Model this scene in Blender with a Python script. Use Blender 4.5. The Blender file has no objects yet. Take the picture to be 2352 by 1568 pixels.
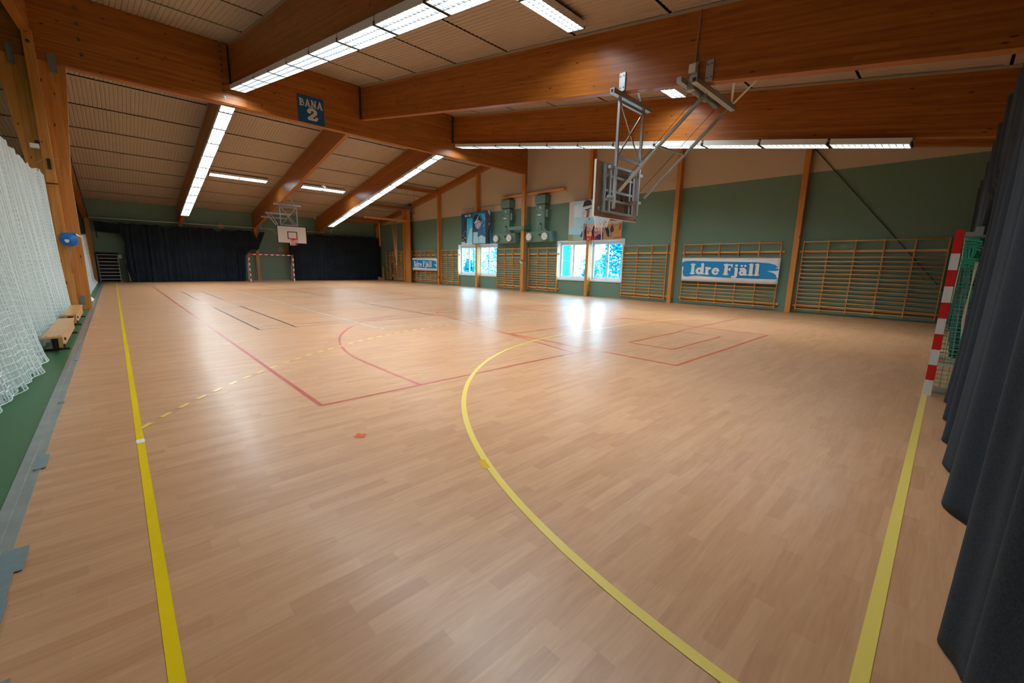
import bpy, math, random
from math import sin, cos, pi, radians, atan
from mathutils import Matrix, Vector
random.seed(7)
S = bpy.context.scene
COL = S.collection
ORG = {}

# ------------------------------------------------------------------ helpers
class MB:
    def __init__(s): s.v = []; s.f = []; s.m = []
    def face(s, pts, mi=0):
        n = len(s.v); s.v += [tuple(p) for p in pts]; s.f.append(tuple(range(n, n+len(pts)))); s.m.append(mi); return s
    def box(s, x0, x1, y0, y1, z0, z1, mi=0):
        n = len(s.v)
        s.v += [(x0,y0,z0),(x1,y0,z0),(x1,y1,z0),(x0,y1,z0),(x0,y0,z1),(x1,y0,z1),(x1,y1,z1),(x0,y1,z1)]
        for q in ((3,2,1,0),(4,5,6,7),(0,1,5,4),(1,2,6,5),(2,3,7,6),(3,0,4,7)):
            s.f.append(tuple(n+i for i in q)); s.m.append(mi)
        return s
    def hexa(s, p, mi=0):
        n = len(s.v); s.v += [tuple(q) for q in p]
        for q in ((3,2,1,0),(4,5,6,7),(0,1,5,4),(1,2,6,5),(2,3,7,6),(3,0,4,7)):
            s.f.append(tuple(n+i for i in q)); s.m.append(mi)
        return s
    def bar(s, a, b, w, h=None, up=(0,0,1), mi=0):
        h = h or w; a = Vector(a); b = Vector(b); d = (b-a).normalized(); up = Vector(up)
        if abs(d.dot(up)) > .98: up = Vector((1,0,0))
        r = d.cross(up).normalized(); u = r.cross(d).normalized(); r = r*w/2; u = u*h/2
        return s.hexa([a-r-u,a+r-u,b+r-u,b-r-u,a-r+u,a+r+u,b+r+u,b-r+u], mi)
    def tube(s, pts, r, n=8, closed=False, mi=0, cap=True):
        P = [Vector(p) for p in pts]; N = len(P); rings = []
        ref = Vector((0,0,1))
        for i, p in enumerate(P):
            if closed: d = P[(i+1) % N]-P[i-1]
            else: d = P[min(i+1,N-1)]-P[max(i-1,0)]
            d.normalize(); rf = ref if abs(d.dot(ref)) < .95 else Vector((1,0,0))
            a = d.cross(rf).normalized(); b = d.cross(a)
            rr = r[i] if isinstance(r,(list,tuple)) else r
            k = len(s.v); s.v += [tuple(p+a*rr*cos(2*pi*j/n)+b*rr*sin(2*pi*j/n)) for j in range(n)]; rings.append(k)
        for i in range(N if closed else N-1):
            k0, k1 = rings[i], rings[(i+1) % N]
            for j in range(n):
                s.f.append((k0+j, k0+(j+1)%n, k1+(j+1)%n, k1+j)); s.m.append(mi)
        if cap and not closed:
            s.f.append(tuple(rings[0]+j for j in range(n))[::-1]); s.m.append(mi)
            s.f.append(tuple(rings[-1]+j for j in range(n))); s.m.append(mi)
        return s
    def lathe(s, c, axis, prof, n=24, mi=0):
        c = Vector(c); ax = Vector(axis).normalized(); rf = Vector((0,0,1)) if abs(ax.z) < .9 else Vector((1,0,0))
        a = ax.cross(rf).normalized(); b = ax.cross(a); rings = []
        for t, r in prof:
            k = len(s.v); s.v += [tuple(c+ax*t+a*r*cos(2*pi*j/n)+b*r*sin(2*pi*j/n)) for j in range(n)]; rings.append(k)
        for i in range(len(prof)-1):
            for j in range(n):
                s.f.append((rings[i]+j, rings[i]+(j+1)%n, rings[i+1]+(j+1)%n, rings[i+1]+j)); s.m.append(mi)
        return s
    def grid(s, fn, nu, nv, mi=0):
        k = len(s.v)
        for j in range(nv+1):
            for i in range(nu+1): s.v.append(tuple(fn(i/nu, j/nv)))
        for j in range(nv):
            for i in range(nu):
                a = k+j*(nu+1)+i; s.f.append((a, a+1, a+nu+2, a+nu+1)); s.m.append(mi)
        return s
    def prism(s, poly, fn, d, mi=0):
        # poly 2-D outline, fn(u,v,t) -> xyz, depth d
        n = len(poly); k = len(s.v)
        s.v += [tuple(fn(u,v,0)) for u,v in poly]+[tuple(fn(u,v,d)) for u,v in poly]
        s.f.append(tuple(range(k,k+n))); s.m.append(mi)
        s.f.append(tuple(range(k+2*n-1,k+n-1,-1))); s.m.append(mi)
        for i in range(n):
            s.f.append((k+i, k+(i+1)%n, k+n+(i+1)%n, k+n+i)); s.m.append(mi)
        return s

def wloc(o): return ORG.get(o.name, Vector((0,0,0))) if o else Vector((0,0,0))
def part(name, mb, mat, parent=None, smooth=False, label=None, bevel=0, kind=None):
    L = wloc(parent)
    me = bpy.data.meshes.new(name)
    me.from_pydata([(v[0]-L.x, v[1]-L.y, v[2]-L.z) for v in mb.v], [], mb.f)
    mats = mat if isinstance(mat,(list,tuple)) else [mat]
    for m in mats: me.materials.append(m)
    if len(mats) > 1: me.polygons.foreach_set('material_index', mb.m)
    if smooth: me.polygons.foreach_set('use_smooth', [True]*len(me.polygons))
    me.update()
    o = bpy.data.objects.new(name, me); COL.objects.link(o)
    if parent: o.parent = parent
    ORG[o.name] = L
    if bevel:
        b = o.modifiers.new('bevel','BEVEL'); b.width = bevel; b.segments = 2; b.limit_method = 'ANGLE'
    if label: o['label'] = label
    if kind: o['kind'] = kind
    return o
def thing(name, label, cat, loc=(0,0,0), group=None):
    o = bpy.data.objects.new(name, None); COL.objects.link(o); o.location = loc; ORG[o.name] = Vector(loc)
    o.empty_display_size = .1
    return tag(o, label, cat, group)
def tag(o, label, cat, group=None):
    o['label'] = label; o['category'] = cat; o['kind'] = 'thing'
    if group: o['group'] = group
    return o
def single(name, mb, mat, label, cat, group=None, **k): return tag(part(name, mb, mat, **k), label, cat, group)
def struct(name, mb, mat, parent=None, **k): return part(name, mb, mat, parent, kind='structure', **k)
def copy_tree(o, parent=None):
    c = o.copy(); COL.objects.link(c)
    if parent: c.parent = parent
    ORG[c.name] = ORG.get(o.name, Vector((0,0,0)))
    for ch in list(o.children): copy_tree(ch, c)
    return c
ORD = ['first','second','third','fourth','fifth','sixth','seventh','eighth','ninth','tenth','eleventh','twelfth']

# ------------------------------------------------------------------ materials
def mat(name, col, rough=.5, metal=0, spec=.5, noise=0, nscale=8, emit=None, strength=0, alpha=None):
    m = bpy.data.materials.new(name); m.use_nodes = True; nt = m.node_tree; b = nt.nodes['Principled BSDF']
    b.inputs['Base Color'].default_value = (*col,1); b.inputs['Roughness'].default_value = rough
    b.inputs['Metallic'].default_value = metal; b.inputs['Specular IOR Level'].default_value = spec
    if noise:
        t = nt.nodes.new('ShaderNodeTexCoord'); n = nt.nodes.new('ShaderNodeTexNoise'); n.inputs['Scale'].default_value = nscale
        n.inputs['Detail'].default_value = 5
        mx = nt.nodes.new('ShaderNodeMix'); mx.data_type = 'RGBA'
        mx.inputs['A'].default_value = (*[c*(1-noise) for c in col],1); mx.inputs['B'].default_value = (*[min(1,c*(1+noise)) for c in col],1)
        nt.links.new(t.outputs['Object'], n.inputs['Vector']); nt.links.new(n.outputs['Fac'], mx.inputs['Factor'])
        nt.links.new(mx.outputs['Result'], b.inputs['Base Color'])
    if emit:
        b.inputs['Emission Color'].default_value = (*emit,1); b.inputs['Emission Strength'].default_value = strength
    return m
def ramp(nt, src, stops):
    r = nt.nodes.new('ShaderNodeValToRGB'); e = r.color_ramp.elements
    while len(e) < len(stops): e.new(.5)
    for i,(p,c) in enumerate(stops): e[i].position = p; e[i].color = (*c,1)
    nt.links.new(src, r.inputs['Fac']); return r
def wood(name, c0, c1, axis, rough=.38, lam=.045, knots=True, kc=(.05,.015,.004), slope=0):
    # laminated timber; axis = direction of the grain
    m = bpy.data.materials.new(name); m.use_nodes = True; nt = m.node_tree; b = nt.nodes['Principled BSDF']; L = nt.links.new
    t = nt.nodes.new('ShaderNodeTexCoord'); mp = nt.nodes.new('ShaderNodeMapping'); OBJ = t.outputs['Object']
    if slope:
        s0 = nt.nodes.new('ShaderNodeSeparateXYZ'); L(OBJ, s0.inputs[0]); c0_ = nt.nodes.new('ShaderNodeCombineXYZ')
        ma = nt.nodes.new('ShaderNodeMath'); ma.operation = 'MULTIPLY_ADD'; L(s0.outputs['Y'], ma.inputs[0]); ma.inputs[1].default_value = -slope; L(s0.outputs['Z'], ma.inputs[2])
        L(s0.outputs['X'], c0_.inputs[0]); L(s0.outputs['Y'], c0_.inputs[1]); L(ma.outputs[0], c0_.inputs[2]); OBJ = c0_.outputs[0]
    L(OBJ, mp.inputs['Vector'])
    sc = {'X':(.6,9,9),'Y':(9,.6,9),'Z':(9,9,.6)}[axis]; mp.inputs['Scale'].default_value = sc
    n = nt.nodes.new('ShaderNodeTexNoise'); n.inputs['Scale'].default_value = 2.2; n.inputs['Detail'].default_value = 6; n.inputs['Distortion'].default_value = .6
    L(mp.outputs['Vector'], n.inputs['Vector'])
    # lamella bands
    sx = nt.nodes.new('ShaderNodeSeparateXYZ'); L(OBJ, sx.inputs[0])
    band = nt.nodes.new('ShaderNodeMath'); band.operation = 'DIVIDE'; L(sx.outputs['X' if axis=='Z' else 'Z'], band.inputs[0]); band.inputs[1].default_value = lam
    fl = nt.nodes.new('ShaderNodeMath'); fl.operation = 'FLOOR'; L(band.outputs[0], fl.inputs[0])
    ax = nt.nodes.new('ShaderNodeMath'); ax.operation = 'DIVIDE'; L(sx.outputs[axis], ax.inputs[0]); ax.inputs[1].default_value = 4.3
    wn = nt.nodes.new('ShaderNodeTexWhiteNoise'); wn.noise_dimensions = '2D'
    cb = nt.nodes.new('ShaderNodeCombineXYZ'); L(fl.outputs[0], cb.inputs[0])
    fl2 = nt.nodes.new('ShaderNodeMath'); fl2.operation='FLOOR'; ad = nt.nodes.new('ShaderNodeMath'); ad.operation='ADD'
    wn0 = nt.nodes.new('ShaderNodeTexWhiteNoise'); wn0.noise_dimensions='1D'; L(fl.outputs[0], wn0.inputs['W'])
    L(ax.outputs[0], ad.inputs[0]); L(wn0.outputs['Value'], ad.inputs[1]); L(ad.outputs[0], fl2.inputs[0]); L(fl2.outputs[0], cb.inputs[1])
    L(cb.outputs[0], wn.inputs['Vector'])
    mul = nt.nodes.new('ShaderNodeMath'); mul.operation = 'MULTIPLY_ADD'; L(wn.outputs['Value'], mul.inputs[0]); mul.inputs[1].default_value = .38
    L(n.outputs['Fac'], mul.inputs[2])
    r = ramp(nt, mul.outputs[0], [(.3,c0),(.95,c1)])
    out = r.outputs['Color']
    if knots:
        mp2 = nt.nodes.new('ShaderNodeMapping'); L(OBJ, mp2.inputs['Vector'])
        mp2.inputs['Scale'].default_value = {'X':(1.1,3.2,3.2),'Y':(3.2,1.1,3.2),'Z':(3.2,3.2,1.1)}[axis]
        vo = nt.nodes.new('ShaderNodeTexVoronoi'); vo.inputs['Scale'].default_value = 1.7; L(mp2.outputs['Vector'], vo.inputs['Vector'])
        kr = ramp(nt, vo.outputs['Distance'], [(.06,(.9,.9,.9)),(.115,(0,0,0))])
        mx = nt.nodes.new('ShaderNodeMix'); mx.data_type = 'RGBA'; L(kr.outputs['Color'], mx.inputs['Factor'])
        L(out, mx.inputs['A']); mx.inputs['B'].default_value = (*kc,1); out = mx.outputs['Result']
    L(out, b.inputs['Base Color']); b.inputs['Roughness'].default_value = rough; b.inputs['Specular IOR Level'].default_value = .35
    return m

GC0, GC1 = (.25,.070,.0085), (.41,.140,.024)
W_X = wood('glulam_along_x', GC0, GC1, 'X')
W_Y = wood('glulam_far_slope', GC0, GC1, 'Y', slope=-.1765)
W_YN = wood('glulam_near_slope', GC0, GC1, 'Y', slope=.1765)
W_Z = wood('glulam_upright', (.42,.15,.026), (.60,.26,.062), 'Z')
W_BAR = wood('lacquered_pine_bars', (.60,.26,.065), (.78,.39,.12), 'Y', .3, .2, False)
W_BARZ = wood('lacquered_pine_uprights', (.56,.225,.05), (.72,.32,.09), 'Z', .3, .2, False)
W_BENCH = wood('pale_bench_pine', (.50,.235,.07), (.64,.34,.125), 'Y', .3, .3, False)
DARKWOOD = mat('dark_stained_wood', (.05,.018,.012), .45)
STEEL = mat('galvanised_steel', (.42,.46,.46), .42, .75)
STEELD = mat('dull_grey_plate', (.20,.235,.23), .5, .5)
HANGER = mat('dark_green_grey_hanger', (.035,.045,.035), .5, .3)
BOLT = mat('bolt_steel', (.16,.18,.17), .4, .8)
BLACK = mat('black_plastic', (.012,.012,.014), .5)
WHITE = mat('white_paint', (.8,.8,.8), .45)
WHITEP = mat('white_plastic', (.75,.75,.72), .4)
GREENM = mat('green_enamel_metal', (.12,.225,.175), .45, 0, .5, .06, 3)
GREEND = mat('dark_green_plastic', (.01,.10,.06), .4)
RED = mat('red_paint', (.62,.012,.012), .35)
GWHITE = mat('goal_white', (.72,.72,.70), .35)
ALU = mat('aluminium_strip', (.42,.46,.46), .32, .8, .5, .25, 6)
TAPE = mat('grey_duct_tape', (.22,.30,.32), .45, .2, .5, .15, 20)
BLUEP = mat('bright_blue_plastic', (.0,.14,.50), .4)
SIGNB = mat('sign_blue', (.0,.09,.24), .5)
SIGNW = mat('sign_lettering', (.62,.60,.56), .5)
BANW = mat('banner_vinyl', (.78,.80,.82), .4)
BANB = mat('banner_blue', (.0,.26,.60), .4)
ROPE = mat('hemp_rope', (.42,.28,.16), .9)
NETW = mat('white_net_cord', (.78,.86,.85), .8)
NETG = mat('green_net_cord', (.05,.42,.26), .7)
NETP = mat('pale_green_cord', (.40,.50,.40), .8)
NETC = mat('cream_cord', (.62,.55,.40), .85)
FIXW = mat('white_lamp_housing', (.72,.74,.74), .4)
DKGAP = mat('dark_gap', (.02,.018,.014), .8)
BOARDW = mat('backboard_white', (.72,.66,.60), .4)
PLY = mat('stained_plywood', (.36,.25,.18), .6, 0, .3, .35, 2.2)
YELS = mat('yellow_strap', (.75,.42,.02), .5)
REDBOX = mat('red_alarm_box', (.7,.03,.03), .4)
BEIGE = mat('faded_card', (.35,.22,.16), .7)
ORANGE = mat('orange_card', (.55,.13,.01), .7)
LOUV = mat('louvre_metal', (.03,.035,.035), .5)
LAMP = mat('fluorescent_glow', (.9,.9,.9), .5, emit=(.88,.97,1.0), strength=22)
GLASS = bpy.data.materials.new('window_glass'); GLASS.use_nodes = True
_n = GLASS.node_tree; _n.nodes.remove(_n.nodes['Principled BSDF'])
_t = _n.nodes.new('ShaderNodeBsdfTransparent'); _t.inputs['Color'].default_value = (.86,.97,1,1)
_g = _n.nodes.new('ShaderNodeBsdfGlossy'); _g.inputs['Roughness'].default_value = .02
_x = _n.nodes.new('ShaderNodeMixShader'); _x.inputs['Fac'].default_value = .06
_n.links.new(_t.outputs[0], _x.inputs[1]); _n.links.new(_g.outputs[0], _x.inputs[2])
_n.links.new(_x.outputs[0], _n.nodes['Material Output'].inputs['Surface'])

def cloth(name, c0, c1):
    m = bpy.data.materials.new(name); m.use_nodes = True; nt = m.node_tree; b = nt.nodes['Principled BSDF']; L = nt.links.new
    t = nt.nodes.new('ShaderNodeTexCoord'); n = nt.nodes.new('ShaderNodeTexNoise'); n.inputs['Scale'].default_value = 140; n.inputs['Detail'].default_value = 3
    n2 = nt.nodes.new('ShaderNodeTexNoise'); n2.inputs['Scale'].default_value = 1.3
    L(t.outputs['Object'], n.inputs['Vector']); L(t.outputs['Object'], n2.inputs['Vector'])
    a = nt.nodes.new('ShaderNodeMath'); a.operation = 'MULTIPLY_ADD'; L(n2.outputs['Fac'], a.inputs[0]); a.inputs[1].default_value = .5; L(n.outputs['Fac'], a.inputs[2])
    r = ramp(nt, a.outputs[0], [(.45,c0),(1,c1)]); L(r.outputs['Color'], b.inputs['Base Color'])
    b.inputs['Roughness'].default_value = .95; b.inputs['Specular IOR Level'].default_value = .1
    b.inputs['Sheen Weight'].default_value = .06; b.inputs['Sheen Roughness'].default_value = .6
    return m
CLOTH = cloth('dark_navy_cloth', (.0060,.0090,.0140), (.024,.036,.050))

# floor: beech-look strip parquet, boards along X
FLOOR = bpy.data.materials.new('beech_strip_floor'); FLOOR.use_nodes = True
nt = FLOOR.node_tree; b = nt.nodes['Principled BSDF']; L = nt.links.new
t = nt.nodes.new('ShaderNodeTexCoord')
sx = nt.nodes.new('ShaderNodeSeparateXYZ'); L(t.outputs['Object'], sx.inputs[0])
def mth(op, a, b2=None):
    m = nt.nodes.new('ShaderNodeMath'); m.operation = op
    for k, q in enumerate((a, b2)):
        if q is None: continue
        if isinstance(q, (int, float)): m.inputs[k].default_value = q
        else: L(q, m.inputs[k])
    return m.outputs[0]
row_ = mth('FLOOR', mth('DIVIDE', sx.outputs['Y'], .086))
wr = nt.nodes.new('ShaderNodeTexWhiteNoise'); wr.noise_dimensions = '1D'; L(row_, wr.inputs['W'])
col_ = mth('FLOOR', mth('ADD', mth('DIVIDE', sx.outputs['X'], .52), mth('MULTIPLY', wr.outputs['Value'], 7.0)))
cbx = nt.nodes.new('ShaderNodeCombineXYZ'); L(row_, cbx.inputs[0]); L(col_, cbx.inputs[1])
br = nt.nodes.new('ShaderNodeTexWhiteNoise'); br.noise_dimensions = '2D'; L(cbx.outputs[0], br.inputs['Vector'])
mp = nt.nodes.new('ShaderNodeMapping'); mp.inputs['Scale'].default_value = (1.6,16,1); L(t.outputs['Object'], mp.inputs['Vector'])
n1 = nt.nodes.new('ShaderNodeTexNoise'); n1.inputs['Scale'].default_value = 1.6; n1.inputs['Detail'].default_value = 5; n1.inputs['Distortion'].default_value = 1.2; L(mp.outputs['Vector'], n1.inputs['Vector'])
n3 = nt.nodes.new('ShaderNodeTexNoise'); n3.inputs['Scale'].default_value = .6; L(t.outputs['Object'], n3.inputs['Vector'])
a1 = nt.nodes.new('ShaderNodeMath'); a1.operation = 'MULTIPLY_ADD'; L(br.outputs['Value'], a1.inputs[0]); a1.inputs[1].default_value = .24; L(mth('MULTIPLY', n1.outputs['Fac'], .55), a1.inputs[2])
a2 = nt.nodes.new('ShaderNodeMath'); a2.operation = 'MULTIPLY_ADD'; L(n3.outputs['Fac'], a2.inputs[0]); a2.inputs[1].default_value = .3; L(a1.outputs[0], a2.inputs[2])
rr = ramp(nt, a2.outputs[0], [(.30,(.49,.24,.112)),(.90,(.69,.395,.21))]); L(rr.outputs['Color'], b.inputs['Base Color'])
b.inputs['Roughness'].default_value = .36; b.inputs['Specular IOR Level'].default_value = .45
b.inputs['Coat Weight'].default_value = .07; b.inputs['Coat Roughness'].default_value = .17
GFLOOR = mat('green_sports_floor', (.04,.135,.05), .4, 0, .5, .08, 1.5)

# gable wall: green paint below 5.05 m, pale board above
def twotone():
    m = bpy.data.materials.new('green_and_cream_wall'); m.use_nodes = True; nt = m.node_tree; b = nt.nodes['Principled BSDF']; L = nt.links.new
    t = nt.nodes.new('ShaderNodeTexCoord'); s = nt.nodes.new('ShaderNodeSeparateXYZ'); L(t.outputs['Object'], s.inputs[0])
    g = nt.nodes.new('ShaderNodeMath'); g.operation = 'GREATER_THAN'; L(s.outputs['Z'], g.inputs[0]); g.inputs[1].default_value = 5.06
    n = nt.nodes.new('ShaderNodeTexNoise'); n.inputs['Scale'].default_value = 30; L(t.outputs['Object'], n.inputs['Vector'])
    r = ramp(nt, n.outputs['Fac'], [(.3,(.142,.240,.184)),(.7,(.160,.268,.206))])
    mx = nt.nodes.new('ShaderNodeMix'); mx.data_type = 'RGBA'; L(g.outputs[0], mx.inputs['Factor']); L(r.outputs['Color'], mx.inputs['A']); mx.inputs['B'].default_value = (.55,.46,.335,1)
    L(mx.outputs['Result'], b.inputs['Base Color']); b.inputs['Roughness'].default_value = .6; b.inputs['Specular IOR Level'].default_value = .25
    return m
WALLG = twotone()
WALLB = mat('green_wall_paint', (.150,.248,.192), .65, 0, .25, .06, 30)
DECK = mat('cream_roof_deck', (.40,.32,.235), .6, 0, .3, .05, 2)

# ------------------------------------------------------------------ dimensions
XW = 18.68; YB = 38.5; YF = -2.4; XL = -12.0
SL = .177; YR = 18.3
def zc(y): return 8.83 - SL*abs(y-YR)      # roof deck underside
def zp(y): return 7.53 - .1765*abs(y-YR)   # underside of the sloping beams

# ------------------------------------------------------------------ shell
struct('floor', MB().box(-.58, XW+.3, YF-.2, YB+.2, -.12, 0), FLOOR)
FLO = bpy.data.objects['floor']
struct('floor_neighbour_hall', MB().box(XL-.2, -.58, YF-.2, YB+.2, -.12, -.004), GFLOOR)
# right gable wall with two window bands
w = MB(); x0, x1 = XW, XW+.28
WIN = [(11.56,15.76),(21.13,25.32)]; Z0, Z1 = .87, 2.93
w.box(x0,x1,YF-.2,YB+.2,-.1,Z0); ys = [YF-.2, 11.56,15.76,21.13,25.32,YB+.2]
for a, b_ in ((ys[0],ys[1]),(ys[2],ys[3]),(ys[4],ys[5])): w.box(x0,x1,a,b_,Z0,Z1)
w.box(x0,x1,YF-.2,YB+.2,Z1,9.4)
struct('wall_right', w, WALLG)
struct('wall_back', MB().box(XL-.2,XW,YB,YB+.25,-.1,6.4), WALLB)
struct('wall_front', MB().box(XL-.2,XW,YF-.25,YF,-.1,6.4), WALLB)
struct('wall_left', MB().box(XL-.25,XL,YF-.2,YB+.2,-.1,9.4), WALLB)
struct('baseboard_back', MB().box(XL,XW,YB-.03,YB,0,.16), W_X)

# roof deck: corrugated strips running up the slope, split at cross joints
def deck(side):
    base = MB(); ribs = MB()
    yend = YB+.25 if side > 0 else YF-.25
    ya, yb = (YR, yend) if side > 0 else (yend, YR)
    base.hexa([(XL-.2,ya,zc(ya)+.09),(XW+.2,ya,zc(ya)+.09),(XW+.2,yb,zc(yb)+.09),(XL-.2,yb,zc(yb)+.09),
               (XL-.2,ya,zc(ya)+.3),(XW+.2,ya,zc(ya)+.3),(XW+.2,yb,zc(yb)+.3),(XL-.2,yb,zc(yb)+.3)])
    js = [20.55+2.33*k for k in range(8)] if side > 0 else [16.05-2.32*k for k in range(8)]
    edges = [YR]+js+[yend]
    p = .125
    for i in range(len(edges)-1):
        a, b2 = edges[i], edges[i+1]; g = .05*side
        a2 = a+(g if side < 0 else 0) if i else a
        if side > 0 and i < len(edges)-2: b2 -= .07
        n = int((XW-XL)/p)
        prof = []
        for k in range(n+1):
            x = XL+k*p
            prof += [(x,0),(x+.075,0),(x+.09,.016),(x+.11,.016)]
        k0 = len(ribs.v)
        for (yy) in (a2, b2):
            ribs.v += [(px, yy, zc(yy)+dz) for px, dz in prof]
        m_ = len(prof)
        for k in range(m_-1):
            q = (k0+k, k0+k+1, k0+m_+k+1, k0+m_+k); ribs.f.append(q if side>0 else q[::-1]); ribs.m.append(0)
        if i:   # cover strip before each joint
            y0_, y1_ = sorted((a, a+.075)); y0_, y1_ = (y0_, y1_) if side > 0 else (y1_, y0_)
            ribs.hexa([(XL,y0_,zc(y0_)-.012),(XW,y0_,zc(y0_)-.012),(XW,y1_,zc(y1_)-.012),(XL,y1_,zc(y1_)-.012),
                       (XL,y0_,zc(y0_)),(XW,y0_,zc(y0_)),(XW,y1_,zc(y1_)),(XL,y1_,zc(y1_))])
    nm = 'ceiling_far' if side > 0 else 'ceiling_near'
    o = struct(nm, base, DKGAP); part('deck_panel', ribs, DECK, o)  # dark backing sheet: shade of the joint gaps put into its colour
deck(1); deck(-1)

# ------------------------------------------------------------------ big girder and its post
g = thing('roof_girder', 'deep glulam girder carrying the blue BANA 2 sign across the hall', 'beam', (8,18.3,6.9))
m_ = MB(); m_.box(XL,18.4,18.17,18.42,6.9,8.95); part('girder_body', m_, W_X, g, bevel=.01)
m_ = MB(); m_.box(-1.6,4.09,18.12,18.17,6.9,8.86); part('face_board', m_, W_X, g, bevel=.006)
m_ = MB(); m_.box(-.62,18.2,18.16,18.43,6.872,6.9)
part('bottom_lamella', m_, W_X, g)
def bolt(c, parent, ax=(0,-1,0), r=.045):
    part('bolt', MB().lathe(c, ax, [(0,r),(.012,r),(.013,r*.55),(.03,r*.5),(.03,.0)], 12), BOLT, parent)
for z in (8.67,8.49,8.28,8.09,7.89,7.69,7.49,7.28,7.08): bolt((3.41,18.12,z), g)
for z in (8.457,8.066,7.669,7.27): bolt((.0,18.12,z), g)
# Y-shaped post
p = thing('glulam_post', 'wide glulam post with flared top beside the white net curtain', 'post', (-1.03,18.3,0))
def flare(x): return x
pts = [(-1.43,0),(-.62,0),(-.62,3.88),(-.36,6.9),(-1.70,6.9),(-1.43,3.88)]
m_ = MB().prism(pts, lambda u,v,t: (u,18.17+t,v), .25); part('post_shaft', m_, W_Z, p)
part('steel_plate', MB().box(-.70,-.535,18.10,18.13,6.63,7.12), STEELD, p)
part('steel_plate', MB().box(-1.44,-1.31,18.10,18.13,6.63,7.12), STEELD, p)
part('base_plate', MB().box(-.86,-.74,18.155,18.17,.12,.42), STEELD, p)
n_ = thing('glulam_prop', 'narrow prop standing in front of the flared post under the edge beam', 'post', (-1.0,17.98,0))
part('prop_shaft', MB().box(-1.10,-.90,17.88,18.115,0,7.52), W_Z, n_, bevel=.006)
for z in (7.477,7.213): bolt((-1.0,17.88,z), n_)
part('power_rail', MB().box(-1.03,-.96,17.84,17.88,3.98,4.26).box(-1.015,-.975,17.83,17.845,4.02,4.06).box(-1.015,-.975,17.83,17.845,4.10,4.14).box(-1.015,-.975,17.83,17.845,4.18,4.22), BLACK, n_)
part('batten_clip', MB().box(-1.12,-.88,17.86,17.88,3.58,3.61), DARKWOOD, n_)
e = thing('emergency_light', 'small white box lamp on the shaded side of the prop', 'lamp', (-1.2,17.9,4.5))
part('housing', MB().box(-1.30,-1.12,17.86,18.0,4.50,4.62), WHITEP, e, bevel=.01); part('bracket', MB().box(-1.2,-1.1,17.95,18.12,4.62,4.72), DARKWOOD, e)

# ------------------------------------------------------------------ sloping beams
def slope_beam(name, label, x, side, wd=.2, left_hanger=True, ya=None, yb=None):
    ya = ya if ya is not None else (18.42 if side > 0 else 18.17)
    yb = yb if yb is not None else (YB if side > 0 else YF)
    o = thing(name, label, 'beam', (x, ya, zp(ya)))
    a, b2 = (ya, yb)
    m_ = MB().hexa([(x,a,zp(a)),(x+wd,a,zp(a)),(x+wd,b2,zp(b2)),(x,b2,zp(b2)),(x,a,zc(a)-.01),(x+wd,a,zc(a)-.01),(x+wd,b2,zc(b2)-.01),(x,b2,zc(b2)-.01)])
    part('beam_body', m_, W_Y if side > 0 else W_YN, o, bevel=.008)
    m_ = MB()
    for xx in (x-.012, x+wd):
        m_.hexa([(xx,a,zc(a)-.07),(xx+.012,a,zc(a)-.07),(xx+.012,b2,zc(b2)-.07),(xx,b2,zc(b2)-.07),(xx,a,zc(a)-.01),(xx+.012,a,zc(a)-.01),(xx+.012,b2,zc(b2)-.01),(xx,b2,zc(b2)-.01)])
    part('edge_trim', m_, DECK, o)
    if left_hanger:
        part('hanger', MB().box(x-.05,x-.005,a-.10*(1 if side<0 else -1),a-.005*(1 if side<0 else -1),zp(a)+.02,8.74), HANGER, o)
    return o
slope_beam('sloping_beam','glulam beam above the near light row that runs up beside the BANA 2 sign',3.65,-1)
slope_beam('sloping_beam','glulam beam that carries the folded near basketball hoop',8.28,-1)
slope_beam('sloping_beam','glulam beam with the long light row hanging beneath it near the windows wall',13.0,-1)
slope_beam('sloping_beam','edge beam over the narrow prop, at the top left corner of the photo',-1.13,-1, left_hanger=False)
slope_beam('sloping_beam','far glulam beam with the light row left of the far basketball hoop',3.65,1, left_hanger=False)
slope_beam('sloping_beam','far glulam beam that carries the far basketball hoop',8.28,1, left_hanger=False)
slope_beam('sloping_beam','far glulam beam with the light row right of the far basketball hoop',13.0,1, left_hanger=False)
slope_beam('sloping_beam','far edge beam behind the flared post beside the green wall top',-1.13,1, left_hanger=False)
def wall_rafter(side):
    a = 18.42 if side > 0 else 18.17; b2 = YB if side > 0 else YF; x0, x1 = 18.38, 18.68
    m_ = MB().hexa([(x0,a,zc(a)-.38),(x1,a,zc(a)-.38),(x1,b2,zc(b2)-.38),(x0,b2,zc(b2)-.38),(x0,a,zc(a)),(x1,a,zc(a)),(x1,b2,zc(b2)),(x0,b2,zc(b2))])
    single('wall_rafter', m_, W_Y if side > 0 else W_YN, 'sloping wall-top rafter %s the big girder on the window wall' % ('beyond' if side>0 else 'on the camera side of'), 'beam')
wall_rafter(1); wall_rafter(-1)
for y, lab in ((27.65,'tie beam between window wall and light-row beam, the one with rings'),(32.35,'tie beam above the climbing ropes'),(37.0,'tie beam closest to the back wall')):
    single('tie_beam', MB().box(13.2,18.4,y,y+.16,zc(y)-.42,zc(y)-.16), W_X, 'wooden '+lab, 'beam', bevel=.006)

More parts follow.
